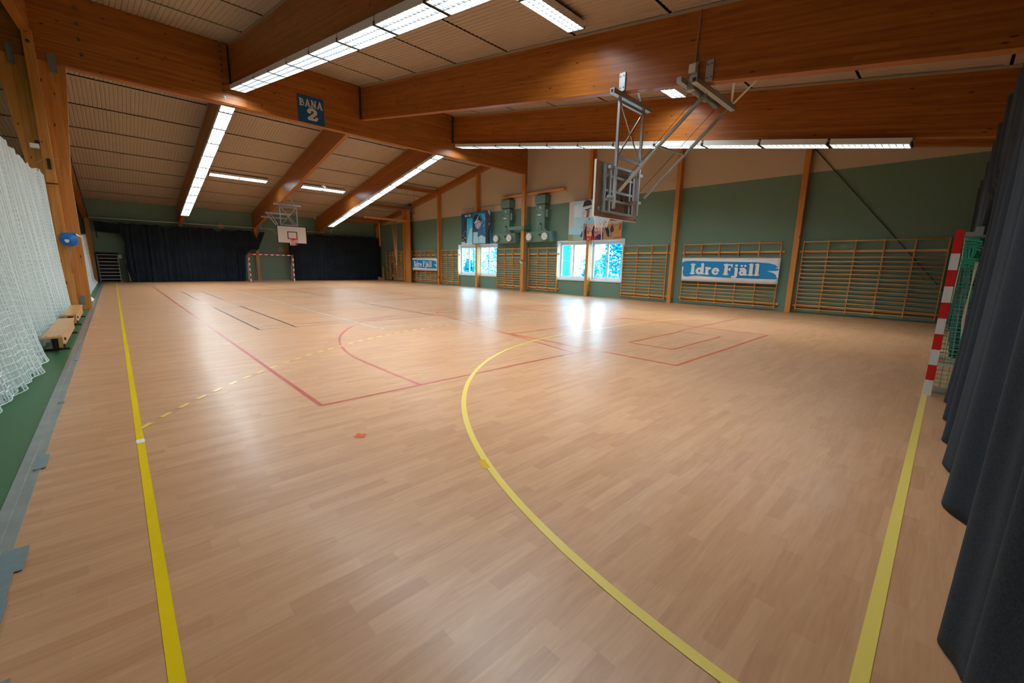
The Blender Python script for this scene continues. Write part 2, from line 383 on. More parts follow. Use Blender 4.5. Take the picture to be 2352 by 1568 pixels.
# columns along the gable wall
CN = {4.14:'between the banner bars and the widest wall bars',8.86:'between the three-bay wall bars and the large banner bars',13.58:'in the middle of the near window',
      23.02:'in the middle of the far window',27.74:'right of the far blue banner with a red box',32.46:'left of the far blue banner',-.58:'half hidden behind the dark curtain edge',38.2:'in the far corner by the right dark curtain'}
for y, lab in CN.items():
    o = thing('wall_column', 'slim wooden wall column '+lab, 'column', (18.5,y,0), 'wall columns')
    hw = .09
    part('column_shaft', MB().box(18.38,18.68,y-hw-.02,y+hw-.02,0,zc(y)-.3), W_Z, o, bevel=.006)
    part('foot_plate', MB().box(18.5,18.62,y-hw-.032,y-hw-.02,.02,.24), STEELD, o)
o = thing('girder_post', 'thicker wooden post under the wall end of the big girder between the fan units', 'column', (18.3,18.3,0))
part('post_shaft', MB().box(18.2,18.4,18.17,18.42,0,6.9), W_Z, o, bevel=.008)
part('pilaster', MB().box(18.4,18.68,18.12,18.46,0,5.05), WALLB, o)
part('head_plate', MB().box(18.27,18.36,18.15,18.17,6.3,6.95), STEELD, o)
c_ = thing('wall_controller', 'white thermostat boxes mounted on the thick girder post', 'control box', (18.2,18.3,1.7))
part('panel', MB().box(18.14,18.2,18.2,18.36,1.82,1.93), STEELD, c_, bevel=.005); part('panel', MB().box(18.13,18.2,18.22,18.35,1.70,1.80), WHITEP, c_, bevel=.005)
part('sensor', MB().box(18.15,18.2,18.36,18.43,1.80,1.88), WHITEP, c_, bevel=.005)
part('lead', MB().bar((18.2,18.17,1.74),(18.42,18.15,1.74),.012), WHITEP, c_)
single('alarm_box', MB().box(18.3,18.42,27.6,27.66,.48,.66), REDBOX, 'small red box low on the column right of the far banner', 'alarm', bevel=.01)
# back wall posts
for x, lab in ((8.28,'behind the far goal'),(13.02,'under the downpipe'),(-1.05,'at the left end of the back wall'),(3.66,'behind the left dark curtain'),(5.9,'as a short stub over the left curtain')):
    if x == 5.9: continue
    single('back_post', MB().box(x,x+.22,38.2,38.5,0,zp(38.3)+.05), W_Z, 'wooden post on the back wall '+lab, 'post', bevel=.006)
single('wall_sign', MB().box(5.98,6.3,38.1,38.14,3.9,4.26), BEIGE, 'small orange square above the left dark curtain', 'sign')

# upper battens
single('wall_batten', MB().box(18.45,18.68,15.42,20.65,5.72,5.84), W_BAR, 'long wooden batten high on the cream wall above the fan units', 'batten')
single('wall_batten', MB().box(18.62,18.68,20.4,24.95,5.42,5.47), DECK, 'thin pale batten above the winter poster', 'batten')
single('brace_rod', MB().tube([(18.64,4.0,5.86),(18.64,.0,.9)],.014,6), HANGER, 'thin dark diagonal brace rod on the green window wall', 'rod')
single('brace_rod', MB().tube([(-.85,22.5,6.9),(-.85,37.9,4.0)],.03,6), HANGER, 'dark diagonal rod behind the flared post', 'rod')

# ------------------------------------------------------------------ windows
def window(idx, y0, y1):
    W = struct('window_%d' % idx, MB().box(XW-.05,XW+.02,y0-.1,y1+.1,Z0-.07,Z0).box(XW-.05,XW+.02,y0-.1,y1+.1,Z1,Z1+.07)
               .box(XW-.05,XW+.02,y0-.1,y0,Z0,Z1).box(XW-.05,XW+.02,y1,y1+.1,Z0,Z1), WHITE)
    yc = (y0+y1)/2
    rv = MB().box(XW,XW+.2,y0,y0+.025,Z0,Z1).box(XW,XW+.2,y1-.025,y1,Z0,Z1).box(XW,XW+.2,y0,y1,Z0,Z0+.025).box(XW,XW+.2,y0,y1,Z1-.025,Z1)
    rv.box(XW-.02,XW+.22,yc-.17,yc+.17,Z0,Z1)
    part('window_reveal', rv, WHITE, W)
    for (a, b2) in ((y0+.03,yc-.17),(yc+.17,y1-.03)):
        f = MB().box(XW+.161,XW+.222,a,a+.055,Z0+.026,Z1-.026).box(XW+.161,XW+.222,b2-.055,b2,Z0+.026,Z1-.026).box(XW+.16,XW+.22,a,b2,Z0+.02,Z0+.08).box(XW+.16,XW+.22,a,b2,Z1-.11,Z1-.02)
        part('window_frame', f, WHITE, W)
        mid = (a+b2)/2
        for (c, d) in ((a+.06,mid),(mid,b2-.06)):
            t_ = .06; z0, z1 = Z0+.08, Z1-.11
            s_ = MB().box(XW+.13,XW+.19,c,c+t_,z0,z1).box(XW+.13,XW+.19,d-t_,d,z0,z1).box(XW+.133,XW+.187,c+.003,d-.003,z0+.003,z0+.08).box(XW+.133,XW+.187,c+.003,d-.003,z1-.07,z1-.003)
            s_.box(XW+.145,XW+.18,c,d,(z0+z1)/2-.012,(z0+z1)/2+.012)
            so = part('sash', s_, WHITE, W)
            part('pane', MB().face([(XW+.165,c+t_,z0+.08),(XW+.165,d-t_,z0+.08),(XW+.165,d-t_,z1-.07),(XW+.165,c+t_,z1-.07)]), GLASS, so)
        part('window_handle', MB().box(XW+.09,XW+.13,mid-.02,mid+.02,1.82,1.94).box(XW+.08,XW+.10,mid-.02,mid+.10,1.90,1.93), STEEL, W)
window(1, *WIN[0]); window(2, *WIN[1])

# ------------------------------------------------------------------ fluorescent lights
def light_proto():
    o = thing('ceiling_light', 'x', 'ceiling light', (0,0,0))
    Lh = .748; W2 = .22
    h = MB().box(-W2,W2,-Lh,Lh,.10,.13)
    h.box(-W2,-W2+.012,-Lh,Lh,.0,.10).box(W2-.012,W2,-Lh,Lh,.0,.10).box(-W2+.012,W2-.012,-Lh,-Lh+.012,.03,.10).box(-W2+.012,W2-.012,Lh-.012,Lh,.03,.10)
    part('housing', h, FIXW, o)
    for q in (-1,1): part('gap_shade_strip', MB().box(-W2,W2,min(q*(Lh-.017),q*(Lh+.016)),max(q*(Lh-.017),q*(Lh+.016)),-.004,.06), LOUV, o)  # dark strip stands in for the unlit gap between units
    gr = MB()
    for k in range(1,12): gr.box(-W2+.012,W2-.012,-Lh+k*Lh/6-.006,-Lh+k*Lh/6+.006,.0,.03)
    for x in (-.075,.075): gr.box(x-.006,x+.006,-Lh,Lh,.0,.03)
    part('louvre', gr, LOUV, o)
    part('lamp_panel', MB().face([(-W2+.015,-Lh+.02,.045),(-W2+.015,Lh-.02,.045),(W2-.015,Lh-.02,.045),(W2-.015,-Lh+.02,.045)]), LAMP, o)
    return o
LP = light_proto(); first = [True]
def place_light(loc, rot, label, group):
    o = LP if first[0] else copy_tree(LP); first[0] = False
    o.location = loc; o.rotation_euler = rot.to_euler(); o['label'] = label; o['group'] = group; ORG[o.name] = Vector(loc)
T = atan(.1765)
def row(x, ys, side, text, group):
    for k, y in enumerate(ys):
        place_light((x, y, zp(y)-.16), Matrix.Rotation(-T if side > 0 else T, 3, 'X'),
                    text % ORD[k], group)
row(3.75,[17.06-1.53*k for k in range(11)],-1,'%s fluorescent unit from the girder in the near row left of the BANA 2 sign','near light row by the sign')
row(13.1,[17.06-1.53*k for k in range(11)],-1,'%s fluorescent unit from the girder in the long row in front of the cream wall','long light row by the cream wall')
row(3.75,[19.2+1.53*k for k in range(11)],1,'%s fluorescent unit beyond the girder in the far row left of the far hoop','far light row left of the hoop')
row(13.1,[19.2+1.53*k for k in range(11)],1,'%s fluorescent unit beyond the girder in the far row right of the far hoop','far light row right of the hoop')
row(-5.6,[17.06-1.53*k for k in range(11)],-1,'%s added fluorescent unit from the girder, unseen in the neighbouring hall behind the net','added neighbour hall light row')  # unseen row added to brighten the left foreground
R90 = Matrix.Rotation(pi/2, 3, 'Z')
for (xs, y, side, txt) in (((5.42,6.95),6.25,-1,'crosswise light unit on the near ceiling by the top edge, %s'),((10.2,11.85),6.25,-1,'crosswise light unit half hidden above the near hoop beam, %s'),
                      ((5.37,6.87),30.6,1,'crosswise light pair left of the far hoop beam, %s'),((10.4,11.75),30.6,1,'crosswise light pair right of the far hoop beam, %s')):
    for k, x in enumerate(xs):
        place_light((x, y, zc(y)-.2), Matrix.Rotation(-T if side > 0 else T, 3, 'X') @ R90, txt % ('unit toward the white net','unit toward the window wall')[k], 'crosswise ceiling lights')

# ------------------------------------------------------------------ floor markings (children of the floor)
def paint(name, col, wear=0, wood_=(.52,.30,.15)):
    m = mat(name, col, .28)
    if wear:
        nt = m.node_tree; b = nt.nodes['Principled BSDF']; L = nt.links.new
        t = nt.nodes.new('ShaderNodeTexCoord'); n = nt.nodes.new('ShaderNodeTexNoise'); n.inputs['Scale'].default_value = .9; n.inputs['Detail'].default_value = 2
        n2 = nt.nodes.new('ShaderNodeTexNoise'); n2.inputs['Scale'].default_value = 25
        L(t.outputs['Object'], n.inputs['Vector']); L(t.outputs['Object'], n2.inputs['Vector'])
        a = nt.nodes.new('ShaderNodeMath'); a.operation = 'MULTIPLY_ADD'; L(n2.outputs['Fac'], a.inputs[0]); a.inputs[1].default_value = .35; L(n.outputs['Fac'], a.inputs[2])
        r = ramp(nt, a.outputs[0], [(.55-.0,(0,0,0)),(.85,(wear,)*3)])
        mx = nt.nodes.new('ShaderNodeMix'); mx.data_type = 'RGBA'; L(r.outputs['Color'], mx.inputs['Factor']); mx.inputs['A'].default_value = (*col,1); mx.inputs['B'].default_value = (*wood_,1)
        L(mx.outputs['Result'], b.inputs['Base Color'])
    return m
P_YEL = paint('yellow_line_tape', (.90,.62,.0), .10, (.6,.38,.03)); P_YELP = paint('pale_yellow_tape', (.82,.62,.13))
P_RED = paint('faded_red_line', (.52,.06,.06), .42); P_ORG = paint('orange_line', (.70,.105,.008), .1)
P_BLK = paint('black_line', (.015,.018,.022), .0); P_BLU = paint('pale_blue_line', (.42,.62,.66), .4); P_AMB = paint('amber_patch', (.68,.40,.02))
LV = [0]
def lay(pts, wd, m_, name, closed=False):
    LV[0] += 1; z = .0007+.00003*LV[0]
    mb = MB(); N = len(pts); vl = []; vr = []
    for i in range(N):
        p0 = Vector(pts[(i-1) % N] if (closed or i) else pts[0]); p1 = Vector(pts[i]); p2 = Vector(pts[(i+1) % N] if (closed or i < N-1) else pts[-1])
        d1 = (p1-p0); d2 = (p2-p1)
        d1 = d1.normalized() if d1.length > 1e-9 else d2.normalized(); d2 = d2.normalized() if d2.length > 1e-9 else d1
        n1 = Vector((-d1.y,d1.x)); n2 = Vector((-d2.y,d2.x)); nn = (n1+n2).normalized(); k = wd/2/max(.3, nn.dot(n1))
        vl.append((p1.x+nn.x*k,p1.y+nn.y*k,z)); vr.append((p1.x-nn.x*k,p1.y-nn.y*k,z))
    for i in range(N if closed else N-1):
        j = (i+1) % N; mb.face([vr[i],vr[j],vl[j],vl[i]])
    return part(name, mb, m_, FLO)
def arc(cx, cy, r, a0, a1, n=48): return [(cx+r*cos(radians(a0+(a1-a0)*i/n)), cy+r*sin(radians(a0+(a1-a0)*i/n))) for i in range(n+1)]
YT = 36.97; XR = 17.96
# badminton
for y0 in (10.77,19.97):
    y1 = y0+6.1
    for y in (y0,y0+.46,y1-.46,y1): lay([(2.25,y),(15.68,y)],.035,P_BLK,'badminton_line')
    for x in (2.265,3.03,6.99,10.95,14.91,15.67): lay([(x,y0),(x,y1)],.04,P_BLK,'badminton_line')
    lay([(2.27,y0+3.05),(6.99,y0+3.05)],.035,P_BLK,'badminton_line'); lay([(10.95,y0+3.05),(15.67,y0+3.05)],.035,P_BLK,'badminton_line')
# volleyball
lay([(4.49,9.49),(4.49,27.49),(13.49,27.49),(13.49,9.49)],.05,P_BLU,'volleyball_line',True)
lay([(4.49,15.49),(13.49,15.49)],.05,P_BLU,'volleyball_line'); lay([(4.49,21.49),(13.49,21.49)],.05,P_BLU,'volleyball_line')
lay([(4.55,9.25),(4.55,9.36)],.05,P_BLU,'volleyball_line')
# basketball
lay([(6.55,4.57),(1.485,4.57),(1.485,32.35),(16.40,32.35),(16.40,4.57),(10.2,4.57)],.05,P_RED,'basketball_line')
lay(arc(8.96,18.44,1.8,0,360,64)[:-1],.05,P_RED,'basketball_line',True)
for c, s in ((4.57,1),(32.35,-1)):
    by = c+1.55*s
    pts = [(2.73,c)]+[(2.73,by)]+arc(8.96,by,6.23,180,180-180*s,60)[1:-1]+[(15.19,by),(15.19,c)]
    lay(pts,.05,P_RED,'basketball_line')
    lay([(5.96,c),(7.16,c+5.8*s)],.05,P_RED,'basketball_line'); lay([(11.96,c),(10.76,c+5.8*s)],.05,P_RED,'basketball_line')
    lay([(7.16,c+5.8*s),(10.76,c+5.8*s)],.05,P_RED,'basketball_line')
    lay(arc(8.96,c+5.8*s,1.8,180,180-180*s,32),.05,P_RED,'basketball_line')
# floorball
for s, o_ in ((1,0),(-1,YT)):
    f_ = lambda y: o_+s*y
    lay([(6.48,f_(2.88)),(11.40,f_(2.88)),(11.40,f_(6.83)),(6.48,f_(6.83))],.055,P_ORG,'floorball_line',True)
    lay([(7.74,f_(3.54)),(10.18,f_(3.54)),(10.18,f_(4.5)),(7.74,f_(4.5))],.045,P_ORG,'floorball_line',True)
    for x in (8.165,9.85): lay([(x,f_(3.54)),(x,f_(3.31))],.035,P_ORG,'floorball_line')
for x, y in ((1.46,3.51),(16.4,3.51),(1.46,33.4),(16.4,33.4)):
    lay([(x-.055,y),(x+.055,y)],.045,P_ORG,'corner_cross'); lay([(x,y-.055),(x,y+.055)],.045,P_ORG,'corner_cross')
# handball / outer court
lay([(0,.0),(0,YT)],.05,P_YEL,'touch_line'); lay([(XR,0),(XR,YT)],.05,P_YEL,'touch_line')
lay([(-.5,.02),(XR,.02)],.055,P_YELP,'goal_line'); lay([(-.5,YT),(XR,YT)],.05,P_YELP,'goal_line')
lay([(0,18.45),(XR,18.45)],.04,P_YELP,'halfway_line')
PX0, PX1 = 7.52, 10.44
for yb, s in ((0.02,1),(YT,-1)):
    pts = arc(PX0,yb,6,180,180-90*s,60)+arc(PX1,yb,6,90*s,0,60)
    lay(pts,.055,P_YELP,'goal_area_line')
    lay([(8.5,yb+7*s),(9.5,yb+7*s)],.05,P_YELP,'penalty_line')
    a = math.degrees(math.acos(PX0/9.0)); mb = MB(); z = .0034
    path = arc(PX0,yb,9,180-a*1.0*s,180-90*s,60) if s > 0 else arc(PX0,yb,9,180+a,270,60)
    path = path + (arc(PX1,yb,9,90,a*0+ (math.degrees(math.acos((XR-PX1)/9.0))),60) if s > 0 else arc(PX1,yb,9,270,360-math.degrees(math.acos((XR-PX1)/9.0)),60))
    # resample into dashes
    acc = 0; cur = [];
    def at(t_):
        k = 0
        for i in range(len(path)-1):
            d = math.dist(path[i],path[i+1])
            if k+d >= t_ and d > 0: q=(t_-k)/d; return Vector((path[i][0]+(path[i+1][0]-path[i][0])*q, path[i][1]+(path[i+1][1]-path[i][1])*q))
            k += d
        return None
    tt = .02
    while True:
        A, B = at(tt), at(tt+.15)
        if A is None or B is None: break
        d = (B-A).normalized(); n = Vector((-d.y,d.x))*.025
        mb.face([(A.x-n.x,A.y-n.y,z),(B.x-n.x,B.y-n.y,z),(B.x+n.x,B.y+n.y,z),(A.x+n.x,A.y+n.y,z)]); tt += .287
    part('free_throw_dashes', mb, P_YELP, FLO)
lay([(-.027,4.63),(.027,4.63)],.10,BANW,'white_tape_mark')
lay([(1.985,2.41),(1.925,2.27)],.058,P_AMB,'tape_patch')
# edge strip and tape
struct('trim_threshold', MB().box(-.675,-.62,-2.2,38.4,-.004,.006).box(-.62,-.585,-2.2,38.4,-.004,.002).box(-.585,-.56,-2.2,38.4,-.004,.007), ALU)
TR = bpy.data.objects['trim_threshold']
for y0, y1, x0, x1 in ((2.5,3.15,-.60,-.53),(3.0,3.25,-.60,-.50),(4.45,4.75,-.60,-.535),(6.4,6.48,-.6,-.55),(2.05,2.2,-.53,-.45),(9.0,10.4,-.60,-.555),(2.3,2.75,-.6,-.52)):
    hh = .0075+.0012*y0/3+.0006*(x1*10%1); part('tape_piece', MB().box(x0,x1,y0,y1,.0002 if x0 > -.56 else .0062,hh), TAPE, TR)
mb = MB()
for k in range(14): y = 13+k*1.1+random.random(); mb.box(-.57,-.44,y,y+.03,.0004,.0022)
part('tape_piece', mb, GWHITE, TR)

# ------------------------------------------------------------------ wall bars
def wall_bars(name, label, y0, y1, bays, posts=None, group='wall bars on the green wall', rungs=True, white_end=False):
    o = thing(name, label, 'wall bars', (18.55,y0,0), group)
    n = bays
    for k in range(n+1):
        y = y0+(y1-y0)*k/n
        part('upright', MB().box(18.50,18.60,y-.016,y+.016,.10,2.67), W_BARZ, o, bevel=.004)
    for k in range(14):
        z = .165+.1455*k
        part('rung', MB().tube([(18.515,y0,z),(18.515,y1,z)],[.02,.02],8), W_BAR, o, smooth=True)
    part('rung', MB().tube([(18.50,y0,2.615),(18.50,y1,2.615)],.021,8), W_BAR, o, smooth=True)
    for z in (.27,2.27):
        part('wall_batten', MB().box(18.60,18.66,y0-.12,y1+.12,z-.04,z+.04), W_BAR, o, bevel=.004)
    return o
wall_bars('wall_bars','five-bay wooden wall bars by the near red and white goal post',.17,3.90,5)
wall_bars('wall_bars','five-bay wooden wall bars carrying the large near blue and white banner',4.61,8.35,5)
wall_bars('wall_bars','three-bay wooden wall bars just right of the near window',9.15,11.43,3)
wall_bars('wall_bars','three-bay wooden wall bars between girder post and near window',15.75,18.05,3)
wall_bars('wall_bars','three-bay wooden wall bars between far window and girder post',18.68,20.95,3)
wall_bars('wall_bars','three-bay wooden wall bars just left of the far window',25.3,27.5,3)
wall_bars('wall_bars','five-bay wooden wall bars carrying the small far blue and white banner',28.3,31.95,5)
wall_bars('wall_bars','wall bars hung with yellow straps, beside the right dark curtain',32.95,36.6,5)

# ------------------------------------------------------------------ lettering
def circ(cx,cy,r,a0=0,a1=360,n=10): return [(cx+r*cos(radians(a0+(a1-a0)*i/n)), cy+r*sin(radians(a0+(a1-a0)*i/n))) for i in range(n+1)]
def ell(cx,cy,rx,ry,a0,a1,n=14): return [(cx+rx*cos(radians(a0+(a1-a0)*i/n)), cy+ry*sin(radians(a0+(a1-a0)*i/n))) for i in range(n+1)]
GL = {  # (advance, [(polyline, width)])
 'I':(.52,[([(.26,.08),(.26,.92)],.26),([(.10,.06),(.42,.06)],.13),([(.10,.94),(.42,.94)],.13)]),
 'd':(.74,[(ell(.31,.32,.20,.24,0,360),.22),([(.56,.08),(.56,.98)],.22),([(.58,.05),(.68,.05)],.12),([(.46,.98),(.56,.98)],.12)]),
 'r':(.58,[([(.20,.06),(.20,.62)],.23),([(.08,.05),(.34,.05)],.12),([(.08,.64),(.2,.64)],.12),([(.24,.46),(.34,.60),(.44,.58)],.2)]),
 'e':(.64,[(ell(.32,.32,.21,.25,8,318),.18),([(.14,.36),(.5,.36)],.11)]),
 'F':(.74,[([(.24,.08),(.24,.92)],.26),([(.08,.06),(.42,.06)],.13),([(.08,.93),(.68,.93)],.14),([(.66,.93),(.66,.76)],.12),([(.24,.52),(.52,.52)],.13),([(.53,.42),(.53,.62)],.1)]),
 'j':(.46,[([(.28,.60),(.28,-.08),(.16,-.2),(.06,-.17)],.22),([(.16,.64),(.28,.64)],.12),([(.27,.88),(.271,.88)],.22)]),
 'a':(.68,[(ell(.27,.22,.15,.16,0,360),.18),([(.48,.08),(.48,.44),(.36,.60),(.16,.56)],.2),([(.5,.05),(.62,.05)],.12)]),
 '\u00e4':(.68,[(ell(.27,.22,.15,.16,0,360),.18),([(.48,.08),(.48,.44),(.36,.60),(.16,.56)],.2),([(.5,.05),(.62,.05)],.12),([(.2,.86),(.201,.86)],.19),([(.46,.86),(.461,.86)],.19)]),
 'l':(.42,[([(.22,.08),(.22,.96)],.24),([(.08,.05),(.36,.05)],.12),([(.1,.98),(.22,.98)],.12)]),
 ' ':(.26,[]),
 'B':(.86,[([(.26,.08),(.26,.92)],.26),([(.08,.06),(.45,.06)],.13),([(.08,.93),(.45,.93)],.13),(ell(.42,.72,.24,.2,90,-90),.16),(ell(.44,.28,.28,.23,90,-90),.17)]),
 'A':(.96,[([(.18,.06),(.48,.92)],.17),([(.48,.92),(.78,.06)],.25),([(.06,.05),(.32,.05)],.12),([(.62,.05),(.94,.05)],.12),([(.3,.32),(.66,.32)],.11)]),
 'N':(.98,[([(.22,.06),(.22,.92)],.17),([(.2,.92),(.74,.08)],.25),([(.76,.08),(.76,.94)],.16),([(.06,.05),(.38,.05)],.12),([(.06,.93),(.3,.93)],.13),([(.62,.94),(.92,.94)],.12)]),
 '2':(.8,[([(.16,.72)]+ell(.40,.70,.22,.22,165,-30,12)+[(.18,.14)],.24),([(.16,.10),(.62,.10),(.70,.26)],.2),([(.2,.68),(.201,.68)],.28)]),
}
def glyphs(text): 
    x = 0; out = []
    for ch in text:
        adv, st = GL[ch]
        for pl, w_ in st: out.append(([(px+x,py) for px,py in pl], w_))
        x += adv
    return x, out
def letters(mb, text, fn0, width, height, mi=0, fat=1.0, nrm=(-1,0,0)):
    # fn(u,v) -> xyz; letters fill width and cap height
    adv, st = glyphs(text); sx = width/adv; cnt = [0]
    def fn(u,v): q = fn0(u,v); return tuple(q[i]+nrm[i]*.00025*cnt[0] for i in range(3))
    for pl, w_ in st:
        w_ = w_*fat
        for i in range(len(pl)-1):
            (ax,ay),(bx,by) = pl[i],pl[i+1]; dx,dy = bx-ax,by-ay; l = math.hypot(dx,dy)
            if l < .004: continue
            cnt[0] += 1
            nx,ny = -dy/l*w_/2, dx/l*w_/2
            mb.face([fn((ax-nx)*sx,(ay-ny)*height),fn((bx-nx)*sx,(by-ny)*height),fn((bx+nx)*sx,(by+ny)*height),fn((ax+nx)*sx,(ay+ny)*height)], mi)
        for (ax,ay) in pl:
            cnt[0] += 1
            mb.face([fn((ax+w_/2*cos(a_))*sx,(ay+w_/2*sin(a_))*height) for a_ in [2*pi*k/10 for k in range(10)]], mi)

# sign on the girder
sg = thing('court_sign', 'square dark blue sign reading BANA 2 on the big girder', 'sign', (5.78,18.15,6.88))
part('sign_board', MB().box(5.78,6.75,18.145,18.168,6.89,7.865), SIGNB, sg)
mb = MB(); letters(mb,'BANA',lambda u,v:(5.83+u,18.143,7.47+v),.87,.26,nrm=(0,-1,0)); letters(mb,'2',lambda u,v:(6.08+u,18.143,7.0+v),.44,.44,nrm=(0,-1,0)); part('lettering', mb, SIGNW, sg)

# banners
def banner(label, ya, yb, z0, z1, xf):
    o = thing('banner', label, 'banner', (xf,(ya+yb)/2,z0), 'blue and white banners on the wall bars')
    Wd = ya-yb; H = z1-z0; NU = 24
    def bow(u): return .012*sin(u*9)
    mb = MB().grid(lambda u,v: (xf+bow(u)*(v-.4), ya-u*Wd+(.05*(v-.0)-.05 if u==0 else 0)*.6, z0+v*H), NU, 6)
    b_ = part('banner_sheet', mb, BANW, o, smooth=True)
    sd = b_.modifiers.new('thick','SOLIDIFY'); sd.thickness = .004; sd.offset = 1
    f1 = lambda u,v,l: (xf-.02-.003*l, ya-u*Wd, z0+v*H)
    blue = [(.0,.76),(.015,.83),(.05,.87),(.13,.885),(.3,.86),(.55,.85),(.78,.835),(.9,.80),(.96,.74),(.99,.64),(.99,.22),(.97,.19),(.75,.19),(.5,.20),(.3,.225),(.2,.25),(.13,.24),(.09,.20),(.06,.195),(.035,.22),(.022,.30),(.018,.42),(.025,.5),(.02,.54),(.03,.58),(.018,.62),(0,.63)]
    mb = MB().face([f1(u,v,1) for u,v in blue]); part('blue_shape', mb, BANB, o)
    mb = MB().face([f1(u,v,2) for u,v in [(.89,.50),(.97,.51),(.998,.53),(.998,.47),(.997,.24),(.985,.26),(.975,.36),(.95,.43)]])
    mb.face([f1(u,v,2) for u,v in circ(.985,.62,.02,0,330,8)])
    letters(mb,'Idre Fj\u00e4ll',lambda u,v: f1(.10+u/Wd,.31+v/H,2),.73*Wd,.44*H, 0, 1.02); part('lettering', mb, BANW, o)
    mb = MB()
    for u in (.2,.23,.44,.47,.71,.74): mb.box(xf-.024,xf-.018,ya-u*Wd-.008,ya-u*Wd+.008,z1-.04,z1-.025)
    part('eyelets', mb, BLACK, o)
banner('large blue and white banner with white lettering hung on the near five-bay wall bars',8.36,4.55,1.035,2.03,18.42)
banner('far blue and white lettered banner just right of the double wooden posts',31.75,27.92,1.035,2.03,18.42)

# ------------------------------------------------------------------ posters
pm = {}
def pc(c):
    if c not in pm: pm[c] = mat('print_%02d' % len(pm), c, .35)
    return pm[c]
class Flat:
    def __init__(s, x, ya, yb, z0, z1): s.x=x; s.a=ya; s.w=ya-yb; s.z=z0; s.h=z1-z0; s.mb=MB(); s.cols=[]; s.l=0
    def p(s, c, pts):
        if c not in s.cols: s.cols.append(c)
        s.l += 1; s.mb.face([(s.x-.0012*s.l, s.a-u*s.w, s.z+v*s.h) for u,v in pts], s.cols.index(c))
    def ring(s, c, cx, cy, r, w_=.012, n=18):
        k = s.w/s.h
        if c not in s.cols: s.cols.append(c)
        s.l += 1; f = lambda u,v: (s.x-.0012*s.l, s.a-u*s.w, s.z+v*s.h)
        for i in range(n):
            a,b2 = 2*pi*i/n, 2*pi*(i+1)/n
            s.mb.face([f(cx+r*cos(a),cy+r*k*sin(a)),f(cx+r*cos(b2),cy+r*k*sin(b2)),f(cx+(r-w_)*cos(b2),cy+(r-w_)*k*sin(b2)),f(cx+(r-w_)*cos(a),cy+(r-w_)*k*sin(a))], s.cols.index(c))
def poster(label, ya, yb, z0, z1, x):
    o = thing('poster', label, 'poster', (x,(ya+yb)/2,z0))
    part('backing_sheet', MB().box(x,x+.008,yb,ya,z0,z1), BANW, o); return o, Flat(x-.001,ya,yb,z0,z1)
R1 = lambda: random.random()
o, F = poster('large blue winter poster of a smiling person in the snow above the far window',24.6,21.4,2.97,5.09,18.33)
F.p((.0,.09,.20),[(0,0),(1,0),(1,1),(0,1)])
F.p((.02,.62,.95),[(.18,.05),(.39,.0),(.39,.84),(.2,.84)]); F.p((.35,.85,.98),[(.18,.03),(.39,.0),(.39,.55),(.30,.5),(.24,.25)])
F.p((.04,.02,.03),[(.02,.12),(.19,.06),(.19,.45),(.2,.7),(.17,.82),(.12,.77),(.06,.6),(.02,.45)])
F.p((.62,.78,.82),[(0,0),(.4,0),(.38,.06),(.14,.05),(.12,.09),(0,.09)])
for k in range(14): u=.02+R1()*.16; v=.08+R1()*.35; F.p((.45,.62,.68),[(u,v),(u+.03,v+.005),(u+.025,v+.025),(u+.005,v+.02)])
F.p((.0,.20,.42),[(.40,.02),(.86,.02),(.86,.98),(.40,.98)])
F.p((.05,.50,.9),[(.66,.93),(.79,.93),(.84,.75),(.8,.7),(.74,.78),(.7,.88)])
F.p((.015,.012,.03),[(.42,.5),(.44,.86),(.52,.93),(.62,.9),(.71,.74),(.72,.5),(.62,.42),(.5,.45)])
F.p((.58,.55,.70),ell(.60,.61,.105,.135,0,360,20)); F.p((.10,.07,.16),[(.53,.62),(.56,.66),(.6,.655),(.56,.62)]); F.p((.10,.07,.16),[(.62,.68),(.66,.70),(.68,.67),(.64,.66)])
F.p((.35,.2,.3),[(.58,.54),(.64,.52),(.69,.55),(.64,.545)]); F.p((.25,.2,.35),[(.53,.48),(.52,.62),(.55,.54)])
F.p((.55,.72,.80),[(.45,.66),(.53,.76),(.56,.80),(.66,.97),(.64,.92),(.58,.76),(.50,.66)])
F.p((.06,.05,.12),[(.40,.38),(.57,.40),(.56,.50),(.45,.52),(.40,.48)])
F.p((.45,.75,.88),[(.43,.02),(.85,.02),(.86,.22),(.7,.30),(.56,.38),(.44,.38)])
F.p((.02,.16,.33),[(.57,.48),(.72,.55),(.86,.42),(.86,.2),(.7,.28),(.62,.22),(.57,.25),(.6,.36)])
for k in range(26): u=.6+R1()*.24; v=.26+R1()*.4; F.p(((.5,.78,.9),(.03,.1,.2))[k%2],[(u,v),(u+.02,v+.05),(u+.03,v+.13),(u+.012,v+.06)])
F.p((.25,.5,.62),[(.58,.30),(.6,.30),(.67,.02),(.65,.02)])
F.p((.035,.022,.025),[(.86,.0),(.97,.0),(.93,.3),(1.0,.55),(1.0,.85),(.94,1.0),(.86,1.0)])
F.p((.55,.5,.48),[(.92,1.0),(1.0,1.0),(1.0,.84),(.95,.93)]); F.p((.4,.36,.36),[(.95,.6),(1.0,.62),(.99,.56)])
mb = F.mb; F.cols.append((.8,.85,.9)); F.l += 1
letters(mb,'Idre Fj\u00e4',lambda u,v:(F.x-.0012*F.l-.002,F.a-.15*F.w-u,F.z+.885*F.h+v),.76,.15,len(F.cols)-1)
part('print', mb, [pc(c) for c in F.cols], o)

